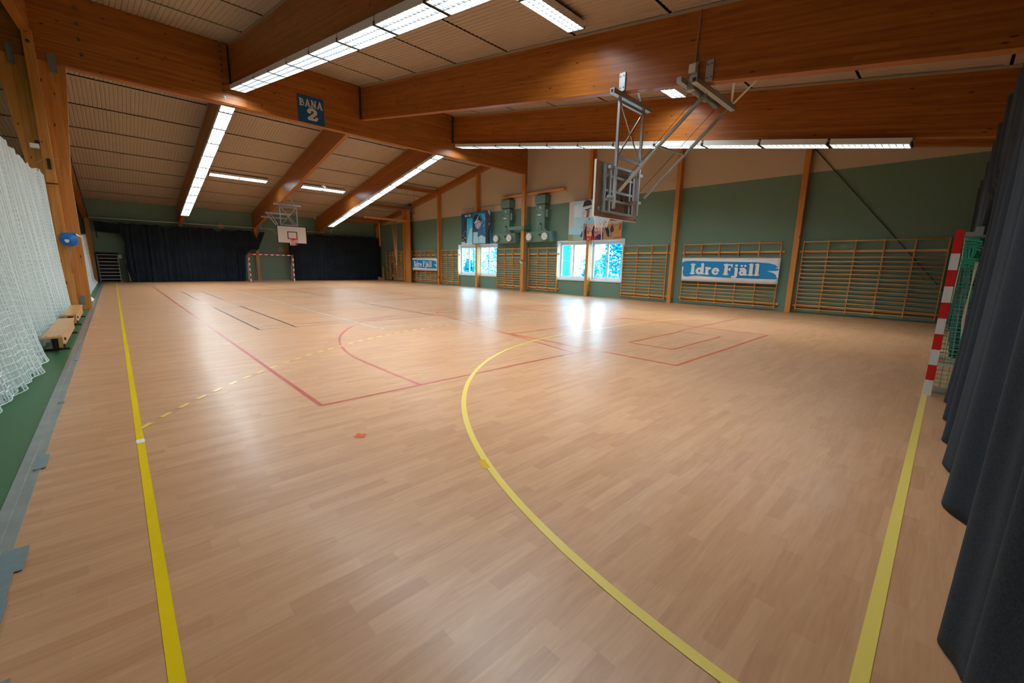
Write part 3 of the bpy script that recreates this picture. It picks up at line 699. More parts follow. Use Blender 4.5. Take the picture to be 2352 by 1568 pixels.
o, F = poster('tall poster of a smiling person in a dark cap behind the near hoop',14.83,12.2,2.95,5.0,18.33)
F.p((.40,.70,.85),[(0,0),(1,0),(1,1),(0,1)]); F.p((.62,.60,.55),[(0,.35),(.13,.35),(.13,1),(0,1)]); F.p((.62,.82,.92),[(.13,.6),(1,.55),(1,1),(.13,.9)])
F.p((.30,.34,.16),[(0,0),(.4,0),(.4,.14),(0,.17)]); F.p((.28,.52,.42),[(.13,.02),(.4,.0),(.4,.15),(.13,.16)]); F.p((.02,.13,.17),[(.30,.10),(.39,.08),(.38,.3),(.34,.2)])
F.p((.25,.66,.85),[(.30,.32),(.45,.52),(.56,.52),(.9,.36),(.9,.3),(.3,.3)]); F.p((.04,.05,.08),[(.33,.72),(.35,.60),(.44,.50),(.53,.52),(.52,.56),(.45,.55)])
F.p((.55,.62,.70),[(.33,.60),(.36,.52),(.43,.48),(.5,.52),(.53,.62),(.53,.78),(.36,.78)]); F.p((.30,.13,.10),[(.44,.56),(.5,.58),(.52,.76),(.45,.78)])
F.p((.65,.66,.68),[(.34,.80),(.55,.80),(.57,.86),(.36,.87)]); F.p((.02,.022,.035),[(.34,.84),(.56,.87),(.54,.97),(.48,1.0),(.38,.98)]); F.p((.03,.03,.05),[(.40,.77),(.57,.81),(.56,.79),(.42,.74)])
F.p((.85,.86,.9),[(.39,.62),(.44,.64),(.43,.6),(.4,.59)]); F.p((.6,.1,.08),[(.6,.72),(.64,.73),(.64,.69),(.6,.7)])
part('print', F.mb, [pc(c) for c in F.cols], o)
o, F = poster('sunset poster with silhouettes holding bicycles above the near window',13.83,12.62,2.945,3.80,18.30)
F.p((.50,.22,.20),[(0,0),(1,0),(1,1),(0,1)]); F.p((.62,.42,.38),[(.1,.6),(1,.5),(1,1),(.1,1)]); F.p((.75,.42,.12),[(.2,.2),(.55,.2),(.5,.5),(.25,.5)]); F.p((.55,.06,.08),[(0,0),(1,0),(.9,.2),(.1,.28)]); F.p((.85,.6,.4),[(.25,.05),(.35,.05),(.33,.1),(.26,.1)]); F.p((.42,.22,.14),[(0,.6),(.2,.6),(.2,1),(.05,1)])
for dx in (.0,.40):
    F.p((.012,.012,.03),[(.06+dx,.02),(.10+dx,.02),(.13+dx,.3),(.18+dx,.02),(.22+dx,.02),(.19+dx,.45),(.19+dx,.66),(.22+dx,.84),(.19+dx,.85),(.14+dx,.72),(.1+dx,.66),(.07+dx,.5),(.09+dx,.35)])
    F.p((.012,.012,.03),[(q[0]+dx,q[1]) for q in ell(.155,.76,.03,.05,0,360,10)])
F.ring((.012,.012,.03),.31,.62,.085); F.ring((.012,.012,.03),.70,.55,.10); F.ring((.012,.012,.03),.28,.46,.05,.02)
F.p((.012,.012,.03),[(.27,.58),(.35,.72),(.36,.71),(.28,.57)]); F.p((.03,.02,.06),[(.66,.02),(1,.02),(1,.26),(.9,.34),(.78,.3),(.7,.2)]); F.ring((.3,.15,.25),.78,.16,.08)
F.p((.8,.8,.82),[(0,0),(.02,0),(.02,1),(0,1)]); F.p((.75,.85,.9),[(.97,0),(1,0),(1,1),(.97,1)])
part('print', F.mb, [pc(c) for c in F.cols], o)
o, F = poster('climbing poster with two people on brown rock beside the sunset poster',12.60,11.48,2.95,3.86,18.30)
F.p((.45,.25,.12),[(0,0),(1,0),(1,1),(0,1)]); F.p((.52,.44,.36),[(.2,.8),(1,.85),(1,1),(.2,1)]); F.p((.55,.28,.10),[(.55,.1),(.98,.12),(.98,.55),(.8,.75),(.62,.62)]); F.p((.30,.15,.08),[(.6,.05),(.98,.05),(.98,.15),(.6,.12)])
for v in (.25,.33,.42,.5): F.p((.32,.14,.05),[(.66,v),(.95,v+.03),(.95,v+.045),(.66,v+.015)])
F.p((.02,.02,.028),[(.12,.72),(.26,.75),(.37,.45),(.38,.15),(.32,.12),(.2,.4)]); F.p((.42,.16,.18),[(.02,.1),(.08,.1),(.13,.5),(.12,.72),(.06,.7),(.03,.45)]); F.p((.03,.03,.05),[(0,.0),(.05,.02),(.04,.4),(0,.4)])
F.p((.03,.03,.05),[(.42,.55),(.46,.72),(.56,.72),(.6,.5),(.55,.38),(.45,.4)]); F.p((.35,.10,.05),[(.46,.72),(.47,.85),(.51,.88),(.55,.82),(.55,.72)]); F.p((.16,.16,.2),[(.42,.08),(.47,.08),(.52,.4),(.45,.4)]); F.p((.5,.25,.14),[(.56,.4),(.6,.4),(.66,.12),(.62,.1)])
F.p((.22,.1,.06),[(.86,.5),(.95,.5),(.97,.8),(.9,.85)])
part('print', F.mb, [pc(c) for c in F.cols], o)

# ------------------------------------------------------------------ fan units
def fan_unit(label):
    o = thing('fan_unit', label, 'fan unit', (18.3,19.9,3), 'green wall fan units')
    part('cap_box', MB().box(18.19,18.68,19.48,20.28,5.1,5.58), GREENM, o, bevel=.01)
    part('cap_lid', MB().box(18.27,18.62,19.56,20.18,5.58,5.63), HANGER, o)
    part('duct_panel', MB().box(18.30,18.68,19.57,20.28,4.42,5.06), GREENM, o, bevel=.008)
    part('neck', MB().box(18.33,18.66,19.60,20.25,5.04,5.11), HANGER, o)
    part('duct_panel', MB().box(18.30,18.68,19.57,20.28,3.72,4.41), GREENM, o, bevel=.008)
    part('control_box', MB().box(18.36,18.64,19.40,19.57,4.36,4.78), GREENM, o, bevel=.008)
    part('plate', MB().box(18.29,18.30,19.85,20.12,4.45,4.52), WHITEP, o); part('plate', MB().box(18.29,18.30,19.9,19.97,4.85,4.95), WHITEP, o)
    part('knob', MB().lathe((18.30,19.66,4.74),(-1,0,0),[(0,.03),(.02,.03),(.02,0)],10), BLACK, o); part('knob', MB().lathe((18.30,20.19,4.68),(-1,0,0),[(0,.03),(.02,.03),(.02,0)],10), BLACK, o)
    part('cable', MB().tube([(18.27,19.9,3.95),(18.26,19.84,4.05),(18.26,19.78,3.98),(18.26,19.76,3.8),(18.24,19.78,3.62)],.014,6), HANGER, o, smooth=True)
    part('switch', MB().lathe((18.30,19.9,3.98),(-1,0,0),[(0,.05),(.03,.05),(.03,0)],12), GREEND, o)
    part('hood', MB().prism([(19.35,3.55),(20.5,3.55),(20.28,3.74),(19.57,3.74)], lambda u,v,t:(18.3+t,u,v), .38), GREENM, o)
    part('plenum', MB().box(18.22,18.68,18.96,20.98,2.96,3.55), GREENM, o, bevel=.01)
    part('indicator', MB().lathe((18.22,19.82,3.36),(-1,0,0),[(0,.055),(.09,.055),(.09,0)],12), GREEND, o)
    for y in (20.56,19.32):
        nz = part('nozzle', MB().lathe((18.22,y,3.25),(-1,0,0),[(0,.20),(.16,.20),(.16,.19)],24), GREENM, o, smooth=True)
        part('nozzle_ring', MB().lathe((18.06,y,3.25),(-1,0,0),[(0,.21),(.03,.215),(.06,.2),(.04,.15),(.0,.13),(.0,.11),(.05,.10),(.06,.085),(.01,.07),(.02,.03),(.09,.025),(.09,0)],24), WHITEP, nz, smooth=True)
    return o
a_ = fan_unit('green metal fan unit with two white nozzles, left of the thick girder post')
b_ = copy_tree(a_); b_.location.y -= 2.97; b_['label'] = 'green metal fan unit with two white nozzles, right of the thick girder post'
o = thing('cable_trunking', 'green boxed duct wrapping across the girder post between fan units', 'duct', (18.2,18.8,3.7))
part('trunk', MB().box(18.06,18.19,18.1,19.45,3.72,3.92), GREENM, o, bevel=.006); part('trunk_return', MB().box(18.06,18.68,18.02,18.11,3.72,3.92), GREENM, o, bevel=.006)

# ------------------------------------------------------------------ near basketball hoop (folded down from the beam, seen from behind)
H = thing('basketball_hoop', 'near basketball backboard seen from behind on its hinged grey steel frame', 'basketball hoop', (8.8,5.45,5.3))
zb = zp(5.45)
ra = part('rail', MB().box(7.98,9.55,5.40,5.50,zb-.11,zb-.01), STEEL, H)
part('rail_mouth', MB().box(7.974,7.982,5.42,5.48,zb-.09,zb-.03), BLACK, ra)
rb = part('rail', MB().box(7.86,9.78,3.60,3.70,zp(3.65)-.12,zp(3.65)-.02), STEEL, H)
part('rail_mouth', MB().box(7.85,7.862,3.62,3.68,zp(3.65)-.10,zp(3.65)-.04), BLACK, rb)
rb2 = part('rail', MB().box(7.80,8.9,3.86,3.95,zp(3.9)-.11,zp(3.9)-.02), STEEL, H)
for y0, y1, zz in ((5.33,5.47,5.28),(3.78,3.93,5.0),(3.50,3.63,4.96)):
    pl_ = part('clamp_plate', MB().box(8.255,8.28,y0,y1,zz-.03,zz+.33), STEEL, H)
    for yy in (y0+.03,y1-.03):
        for q in (.04,.26): part('bolt', MB().lathe((8.255,yy,zz+q),(-1,0,0),[(0,.014),(.012,.014),(.012,0)],8), BOLT, pl_)
for (a, b2) in (((9.2,5.45,zb-.03),(8.5,5.3,zb+.35)),((9.2,5.45,zb-.03),(8.5,5.9,zb+.25)),((9.65,3.65,zp(3.65)-.05),(8.5,3.2,zp(3.65)+.15)),((9.65,3.65,zp(3.65)-.05),(9.0,2.6,zp(3.65)+.4)),((9.5,3.65,zp(3.65)-.05),(8.5,3.95,zp(3.65)+.4))):
    part('stay', MB().bar(a,b2,.045,.012), STEEL, H)
fr = 5.45
part('upright', MB().bar((8.29,fr,zb-.08),(8.29,fr,2.86),.06,.05), STEEL, H); part('upright', MB().bar((9.28,fr,zb-.08),(9.28,fr,2.80),.06,.05), STEEL, H)
part('crossbar', MB().box(8.29,9.28,fr-.03,fr+.03,zb-.22,zb-.16), STEEL, H); part('crossbar', MB().box(8.29,9.28,fr-.03,fr+.03,3.93,3.98), STEEL, H)
part('cross_brace', MB().bar((8.33,fr,zb-.2),(9.26,fr,3.98),.035,.02,(0,1,0)), STEEL, H); part('cross_brace', MB().bar((9.22,fr-.02,zb-.22),(8.31,fr-.02,3.98),.035,.02,(0,1,0)), STEEL, H)
bk = part('backboard', MB().box(7.98,9.79,5.75,5.79,2.705,3.90), PLY, H, bevel=.004)
part('board_edge', MB().box(7.972,7.98,5.745,5.795,2.70,3.905).box(7.97,9.80,5.745,5.795,2.695,2.70), BOARDW, bk)
part('board_sticker', MB().box(8.53,8.66,5.742,5.75,2.97,3.12).box(8.50,8.64,5.742,5.75,3.16,3.18), RED, bk)
part('board_label', MB().box(9.70,9.77,5.742,5.75,2.74,2.765), BLACK, bk)
part('board_face', MB().box(7.99,9.78,5.79,5.795,2.71,3.895), BOARDW, bk)
def ubeam(x, z0, z1, y=5.70): return MB().box(x-.03,x+.03,y-.03,y+.03,z0,z1)
part('board_rail', ubeam(8.25,2.80,3.82), STEEL, H); part('board_rail', ubeam(8.40,2.82,3.78,5.66), STEEL, H); part('board_rail', ubeam(9.30,2.80,3.80), STEEL, H); part('board_rail', ubeam(9.42,2.80,3.80,5.68), STEEL, H)
for z in (3.83,3.6,3.28,3.08,2.82): part('board_crossbar', MB().box(8.24,9.44,5.66,5.71,z-.025,z+.025), STEEL, H)
for z in (3.72,3.10): part('offset_arm', MB().box(8.10,8.36,5.45,5.52,z-.025,z+.035), STEEL, H); part('offset_arm', MB().box(9.2,9.46,5.45,5.66,z-.025,z+.035), STEEL, H)
part('side_brace', MB().bar((8.18,5.68,3.85),(8.28,5.68,3.45),.035,.02), STEEL, H); part('side_brace', MB().bar((9.35,5.66,3.82),(9.46,5.66,3.3),.035,.02), STEEL, H)
m_ = MB()
for k in range(22): m_.tube([(8.16+.012*sin(k),5.69,3.45-.033*k+q*.01) for q in (0,)]+[(8.17,5.685,3.43-.033*k)],.012,5)
m_.lathe((8.10,5.70,2.86),(0,-1,0),[(0,.05),(.03,.05),(.03,.03),(0,.03)],12); part('chain', m_, STEELD, H)
m_ = MB().tube([(8.7,5.72,3.3),(8.75,5.7,3.0)],.008,5).tube([(8.95,5.72,3.4),(9.0,5.7,3.15)],.008,5).lathe((9.0,5.70,3.15),(0,0,-1),[(0,.02),(.06,.04),(.08,0)],8).lathe((8.38,5.70,3.2),(0,0,-1),[(0,.02),(.06,.04),(.08,0)],8)
part('spring_gear', m_, BLACK, H)
for (a, b2, c) in (((8.52,3.65,4.88),(8.36,4.55,3.98),(8.40,5.40,3.24)),((9.62,3.65,4.90),(9.60,4.55,4.05),(9.50,5.40,3.22))):
    part('strut', MB().bar(a,b2,.055,.055), STEEL, H); part('strut', MB().bar((b2[0]+.0,b2[1]-.18,b2[2]+.16),c,.065,.04), STEEL, H)
part('strut_tie', MB().bar((8.36,4.52,4.02),(9.60,4.52,4.08),.03,.03), STEEL, H)
part('winch_motor', MB().lathe((8.12,3.78,4.84),(1,0,0),[(0,0),(0,.07),(.25,.075),(.27,.05),(.45,.05),(.46,.085),(.62,.085),(.63,.05),(.95,.05),(.96,.08),(1.15,.07),(1.16,0)],16), STEELD, H, smooth=True)
part('motor_box', MB().box(8.02,8.12,3.72,3.86,4.78,4.98), STEEL, H, bevel=.01)
for x in (8.45,9.35): part('lift_cable', MB().tube([(x,3.85,4.8),(x,5.5,3.3)],.005,5), BLACK, H)
def hoop(parent, cx, yb, s, z, rimmat, netmat):
    part('rim_bracket', MB().box(cx-.09,cx+.09,min(yb,yb+.16*s),max(yb,yb+.16*s),z-.10,z), rimmat, parent)
    yc = yb+.38*s
    part('rim', MB().tube([(cx+.225*cos(a),yc+.225*sin(a),z) for a in [2*pi*k/28 for k in range(28)]],.011,8,True), rimmat, parent, smooth=True)
    m_ = MB(); n = 12
    rr_ = lambda t: .225-.10*t+.02*t*t
    for k in range(n):
        for d in (1,-1):
            pts = []
            for q in range(9):
                t_ = q/8; a = 2*pi*(k+d*q*.5)/n; pts.append((cx+rr_(t_)*cos(a), yc+rr_(t_)*sin(a), z-.02-.42*t_))
            m_.tube(pts,.005,4)
    part('hoop_net', m_, netmat, parent)
hoop(H, 8.90, 5.795, 1, 2.97, RED, NETW)
# beam cable and junction box
single('cable', MB().tube([(8.262,3.815,6.2),(8.262,3.83,5.8),(8.262,3.845,5.28)],.012,6), BEIGE, 'thin pink cable running down the near hoop beam', 'cable')
o = thing('junction_box', 'small white junction box on the beam above the near hoop winch', 'junction box', (8.22,3.85,5.2))
part('box_body', MB().box(8.19,8.275,3.80,3.93,5.15,5.30), WHITEP, o, bevel=.006)
part('lead', MB().tube([(8.22,3.9,5.15),(8.2,4.0,4.9),(8.2,3.95,5.12)],.005,5), BLACK, o)

# ------------------------------------------------------------------ far basketball hoop
H2 = thing('basketball_hoop', 'far white basketball backboard above the far goal', 'basketball hoop', (8.8,30.95,5.3))
for y in (30.95,33.15,34.25):
    zz = zp(y)
    part('rail', MB().box(7.95,9.6,y-.05,y+.05,zz-.12,zz-.02), STEEL, H2)
    part('clamp_plate', MB().box(8.25,8.28,y-.06,y+.06,zz-.05,zz+.3), STEELD, H2)
y = 30.95; zz = zp(y)
part('upright', MB().bar((8.30,y,zz-.1),(8.30,y,3.0),.06,.05), STEEL, H2); part('upright', MB().bar((9.32,y,zz-.1),(9.32,y,3.0),.06,.05), STEEL, H2)
part('crossbar', MB().box(8.3,9.32,y-.03,y+.03,zz-.24,zz-.18), STEEL, H2); part('crossbar', MB().box(8.3,9.32,y-.03,y+.03,3.9,3.97), STEEL, H2)
part('cross_brace', MB().bar((8.34,y,zz-.2),(9.28,y,3.95),.035,.02,(0,1,0)), STEEL, H2); part('cross_brace', MB().bar((9.25,y-.02,zz-.25),(8.36,y-.02,3.95),.035,.02,(0,1,0)), STEEL, H2)
for x in (8.3,9.3): part('strut', MB().bar((x,33.15,zp(33.15)-.1),(x,31.0,3.6),.05,.05), STEEL, H2)
part('stay', MB().bar((9.3,y,zz-.05),(8.5,30.0,zz+.45),.045,.015), STEEL, H2)
part('strut', MB().bar((8.02,33.15,zp(33.15)-.1),(8.0,30.8,3.85),.04,.04), STEEL, H2)
b2_ = part('backboard', MB().box(7.95,9.75,30.62,30.66,2.74,3.87), BOARDW, H2, bevel=.004)
bm = MB()
for (x0,x1,z0,z1) in ((7.94,9.76,2.73,2.78),(7.94,9.76,3.83,3.88),(7.94,7.985,2.73,3.88),(9.715,9.76,2.73,3.88),(8.56,9.16,3.02,3.07),(8.56,9.16,3.46,3.51),(8.56,8.61,3.02,3.51),(9.11,9.16,3.02,3.51)): bm.box(x0,x1,30.612,30.62,z0,z1)
part('board_lines', bm, BLACK, b2_)
hoop(H2, 8.85, 30.61, -1, 3.05, RED, RED)
nb = part('counter_block', MB().box(8.68,8.98,30.5,30.62,2.62,2.78), WHITEP, H2, bevel=.01)
mm = MB()
for i in range(4):
    for j in range(3): mm.box(8.72+i*.065,8.76+i*.065,30.494,30.5,2.64+j*.045,2.67+j*.045)
part('block_slots', mm, STEELD, nb)

# ------------------------------------------------------------------ goals
def striped(mb, a, b2, first_red, size, corner, total):
    # square bar a->b2 in alternating segments
    a = Vector(a); b2 = Vector(b2); L_ = (b2-a).length; d = (b2-a)/L_; t0 = 0; red = first_red; first_ = True
    while t0 < L_-1e-4:
        st = corner if (first_ or (corner and L_-t0-corner < 1e-3 and total)) else .2
        t1 = min(L_, t0+st); mb.bar(a+d*t0, a+d*t1, size, size, (0,1,0), 0 if red else 1); t0 = t1; red = not red; first_ = False
def netgrid(mb, fn, nu, nv, r):
    for i in range(nu+1): mb.tube([fn(i/nu, j/8) for j in range(9)], r, 3, cap=False)
    for j in range(nv+1): mb.tube([fn(i/12, j/nv) for i in range(13)], r, 3, cap=False)
def goal(label, yl, s, dep, netm, netr, cells):
    x0, x1 = 7.52, 10.60; back = yl+dep*s
    o = thing('handball_goal', label, 'goal', ((x0+x1)/2,yl,0), 'handball goals')
    for x in (x0,x1):
        mb = MB(); striped(mb,(x,yl,2.08),(x,yl,0),True,.08,.28,False); part('post', mb, [RED,GWHITE], o)
    mb = MB(); striped(mb,(x0+.04,yl,2.04),(x1-.04,yl,2.04),True,.08,.24,True); part('crossbar', mb, [RED,GWHITE], o)
    part('ground_bar', MB().bar((x0,yl+.04*s,.05),(x0,back,.04),.05,.035), STEEL, o); part('ground_bar', MB().bar((x1,yl+.04*s,.05),(x1,back,.04),.05,.035), STEEL, o)
    part('back_bar', MB().bar((x0,back,.04),(x1,back,.04),.05,.035), STEEL, o)
    for x in (x0,x1): part('net_arm', MB().bar((x,yl+.04*s,2.0),(x,yl+.45*dep*s,2.0),.05,.03), STEEL, o)
    mb = MB(); td = .45*dep
    def bk_(u,v): return (x0+u*(x1-x0), yl+s*(dep-(dep-td)*v**1.3-.06*sin(pi*v)), .06+v*1.86+.04*sin(u*pi)*(-1 if v>.9 else 0))
    netgrid(mb, bk_, cells[0], cells[1], netr); part('net', mb, netm, o)
    for x in (x0,x1):
        mb = MB(); netgrid(mb, lambda u,v: (x+.015*sin(9*v), yl+s*(.04+u*((dep-.05)-(dep-td)*v**1.3)), .06+v*1.9), cells[2], cells[1], netr); part('side_net', mb, netm, o)
    return o
goal('far red and white goal against the back wall between the dark curtains',YT,1,.8,NETP,.006,(28,19,8))
G = goal('near red and white striped goal post beside the dark curtain edge',0.0,-1,.9,NETG,.0042,(40,34,14))
# details of the near goal: bunched net, pale rope, bracket
part('bracket', MB().box(7.47,7.50,-.19,-.045,2.0,2.05).box(7.47,7.50,-.19,-.12,2.05,2.11), STEEL, G)
mb = MB()
for k in range(20):
    a = (7.47+R1()*.03,-.06-R1()*.12,1.98); mb.tube([a,(a[0],a[1]+.02*R1()-.01,1.8),(a[0],-.08-.5*R1()*.2,1.62)],.009,4)
for k in range(16):
    z = 1.64+R1()*.33; mb.tube([(7.46,-.05,z),(7.46,-.12,z-.03+R1()*.06),(7.46,-.2,z-.02)],.008,4)
part('bunched_net', mb, NETG, G)
mb = MB()
for k in range(3): mb.tube([(7.46,-.18-.01*k,1.70),(7.46,-.185+.006*sin(k*3),1.4),(7.455,-.17-.01*k,1.0),(7.45,-.20,.75)],.007,5)
mb.tube([(7.46,-.05,1.98),(7.46,-.06,1.75),(7.46,-.055,1.5),(7.46,-.05,1.2)],.006,5)
part('net_rope', mb, NETC, G)
part('net_band', MB().box(7.485,7.50,-.26,-.05,.40,.425), NETP, G)
part('ground_bracket', MB().box(7.46,7.50,-.28,-.05,.07,.12), STEEL, G)

# ------------------------------------------------------------------ dark curtains
def sheet(name, fn, nu, nv, parent, m_=None, th=.006):
    o = part(name, MB().grid(fn, nu, nv), m_ or CLOTH, parent, smooth=True)
    s_ = o.modifiers.new('thick','SOLIDIFY'); s_.thickness = th; s_.offset = 0
    return o
def lerp(tab, z):
    for i in range(len(tab)-1):
        if tab[i][0] <= z <= tab[i+1][0]:
            q = (z-tab[i][0])/(tab[i+1][0]-tab[i][0]); return tab[i][1]+(tab[i+1][1]-tab[i][1])*q
    return tab[0][1] if z < tab[0][0] else tab[-1][1]
def fold(x, v, k=1.0):
    a = sin(8.3*x+.9*sin(1.7*x)); return k*(.050*(1-abs(a))*(1 if a > 0 else -1)*1.2+.045*sin(4.1*x+1.3)+.02*sin(19*x+2*sin(3*x)))
C1 = thing('divider_curtain', 'dark navy curtain left of the far goal with a swept right edge', 'curtain', (4,37.85,0))
XRT = [(0,7.38),(.8,7.42),(2.0,7.46),(2.25,7.6),(2.55,8.1),(3.0,8.55),(3.6,8.82),(3.95,8.95)]
XLT = [(0,.95),(.4,.92),(.55,.72),(1.0,.60),(1.8,.66),(2.6,.72),(3.1,.55),(3.95,.5)]
def c1(u,v):
    z0 = v*3.95; xl = lerp(XLT,z0); xr = lerp(XRT,z0); x = xl+u*(xr-xl)
    top = 3.84-.05*abs(sin(x*5.2))
    for cx, d, w_ in ((2.95,.28,.35),(5.9,.36,.28),(6.7,.16,.3),(8.35,.55,.25)): top -= d*max(0,1-abs(x-cx)/w_)
    if cond(x): top -= .0
    z = min(z0, 3.95)*top/3.95 if z0 > 2.6 else z0*(2.6*top/3.95)/2.6
    return (x, 37.85+fold(x,v,.8+.5*(1-v)), max(.012,z))
def cond(x): return False
sheet('curtain_panel', c1, 260, 30, C1)
sheet('curtain_valance', lambda u,v: (-.62+u*1.3, 37.86+fold(u*1.3,v,.4), 3.22-.10*u+v*(.66-.06*u)+.0-.03*abs(sin(u*14))*v), 40, 8, C1)
part('pull_strap', MB().box(-.60,-.54,37.84,37.86,2.8,3.25), HANGER, C1)
C2 = thing('divider_curtain', 'dark navy curtain right of the far goal reaching the far corner', 'curtain', (14.5,37.85,0))
XL2 = [(0,10.82),(.6,10.76),(1.8,10.62),(2.7,10.60),(3.95,10.65)]
sheet('curtain_panel', lambda u,v: (lambda x: (x, 37.85+fold(x,v,.45+.4*(1-v)), max(.012, v*(3.88-.05*abs(sin(x*4.1))-.12*max(0,1-abs(x-13.9)/.9)-.10*max(0,1-abs(x-12.2)/.8)))))(lerp(XL2,v*3.9)+u*(18.62-lerp(XL2,v*3.9))), 220, 26, C2)
rd = thing('curtain_rail', 'thin pale curtain rail along the back wall', 'curtain rail', (6,38.1,4.1))
part('rail', MB().tube([(-1.0,38.05,4.09),(13.6,38.05,4.09)],.028,8), STEEL, rd)
for x in (8.75,14.2): part('rail_hanger', MB().bar((x,38.05,4.1),(x,38.05,4.6 if x<10 else 4.35),.03), WHITEP, rd)
part('pull_cord', MB().tube([(9.4,38.05,4.09),(10.0,38.0,3.6),(10.4,37.98,3.3),(11.2,37.98,2.7)],.012,5), NETC, rd)
single('pull_cord', MB().tube([(12.9,38.0,4.09),(14.6,37.9,4.45)],.012,5), NETC, 'pale cord rising from the curtain rail end to the light row', 'cord')

# near curtain: two panels, pushed back where the goal stands
C3 = thing('divider_curtain', 'near dark navy curtain with deep folds filling the right edge', 'curtain', (9,-.27,0))
def sstep(a,b,x): t_ = max(0,min(1,(x-a)/(b-a))); return t_*t_*(3-2*t_)
def c3(u,v):
    x = 3.62+14.98*u; top = 3.98-.07*abs(sin(x*2.6))
    z = .012+v*(top-.012)
    y = -.27+(.045+.025*(1-v)**3)*sin(7.6*(x-3.92)+pi/2+.5*sin(1.3*x))+.012*sin(19*x+3*sin(x))
    y -= .9*(sstep(7.28,7.42,x)-sstep(10.9,11.3,x))*(1-sstep(2.15,2.9,z))
    y += .03*(1-v)**5+.045*max(0,v-.55)/.45*sin(4.3*x+.8*sin(2.1*x))
    return (x,y,z)
sheet('curtain_panel', c3, 620, 44, C3)
def c4(u,v):
    x = -1.2+5.0*u; z = .012+v*3.92
    y = lerp([(-1.3,-.27),(1.6,-.27),(2.2,-.25),(2.56,-.27),(3.57,-.36),(3.8,-.40)],x)+(.035+.03*(1-v)**2)*sin(9.6*(x-2.3)+pi/2+.7*sin(2*x))+.012*sin(21*x+2*sin(3*x))
    return (x,y,z)
sheet('curtain_panel', c4, 240, 40, C3)
for (x,y,r) in ((6.45,-.24,.05),(5.72,-.22,.085),(4.86,-.22,.04),(3.92,-.22,.07)):
    part('hem_puddle', MB().grid(lambda u,v: (x+r*2.2*(u-.5)*2, y-.09+ .12*sin(pi*v)*sin(pi*u), .004+.10*sin(pi*u)*(1-abs(2*v-1))), 10, 8), CLOTH, C3, smooth=True)
rd2 = single('curtain_rail', MB().tube([(-1.0,-.3,4.06),(18.6,-.3,4.06)],.025,8), STEEL, 'curtain rail above the near dark curtain', 'curtain rail')

# ------------------------------------------------------------------ white nets on the left
def net_sheet(name, label, fn, nu, nv, layers, th):
    o = thing(name, label, 'net', (-1.0,10 if nu>60 else 26,0))
    for k in range(layers):
        pr = part('net_layer', MB().grid(lambda u,v: fn(u,v,k), nu, nv), NETW, o)
        w_ = pr.modifiers.new('cords','WIREFRAME'); w_.thickness = th; w_.use_replace = True; w_.use_even_offset = False
    return o
def nx(y): return lerp([(0,-1.12),(5,-1.1),(6.6,-1.02),(7.7,-.93),(8.3,-.90),(9.3,-.93),(9.7,-1.07),(16.2,-1.08),(17.8,-1.06)], y)
def ntop(y): return lerp([(0,-1.3),(9,-1.30),(16.3,-1.30),(17.8,-1.10)], y)
def n1_(u,v,k):
    y = 2.5+15.15*u; q = v**.7; x = nx(y)*(1-q)+ntop(y)*q
    x += (.05*sin(y*6.3+k*1.7)+.025*sin(y*14+k))*(.35+.65*(1-v)) - .03*k
    zt = 3.86-.07*abs(sin(y*4.4+.5*sin(y*2)))
    z = .015+v*(zt-.015)+.012*sin(y*7.0+k*2)
    return (x+.012*k, y+.031*k, max(.006,z+.019*k*(1 if v > .02 else 0)*(1 if v < .98 else 0)))
net_sheet('net_curtain','white net curtain hanging over the green floor at the left edge',n1_,180,46,5,.016)
def n2_(u,v,k):
    y = 18.9+18.8*u; x = -1.0-.08*v+.05*sin(y*4+k*2)-.03*k
    if v < .08: x += .12*(1-v/.08)
    return (x,y,.012+v*(2.1+.9*u))
net_sheet('net_curtain','white net curtain beyond the flared post',n2_,90,26,3,.024)

# blue reel
br_ = thing('cable_reel', 'round blue plastic reel with white nozzle hung on the flared post', 'reel', (-.85,17.8,2.07))
part('drum', MB().lathe((-.85,17.87,2.05),(0,-1,0),[(0,0),(0,.17),(.03,.185),(.13,.185),(.15,.17),(.15,.08),(.165,.07),(.165,0)],28), BLUEP, br_, smooth=True)
part('handle', MB().box(-1.0,-.70,17.74,17.85,2.17,2.25).box(-.76,-.69,17.73,17.87,2.18,2.26), BLUEP, br_, bevel=.015)
part('reel_label', MB().box(-.94,-.85,17.70,17.715,2.0,2.06).box(-.92,-.87,17.70,17.715,1.97,2.0), WHITEP, br_)
part('hose_nozzle', MB().tube([(-.70,17.78,2.21),(-.60,17.76,2.15)],[.03,.012],8), WHITEP, br_)
part('hose', MB().tube([(-.88,17.8,1.88),(-.87,17.82,1.6),(-.89,17.86,1.3),(-.9,17.87,1.1)],.012,6), BEIGE, br_, smooth=True)
single('string', MB().tube([(-1.25,17.86,4.1),(-1.0,17.87,4.3),(-.8,18.1,4.32),(-.55,18.1,4.25),(-.5,18.15,4.12)],.006,5), BEIGE, 'loose string tied across the flared post', 'string')

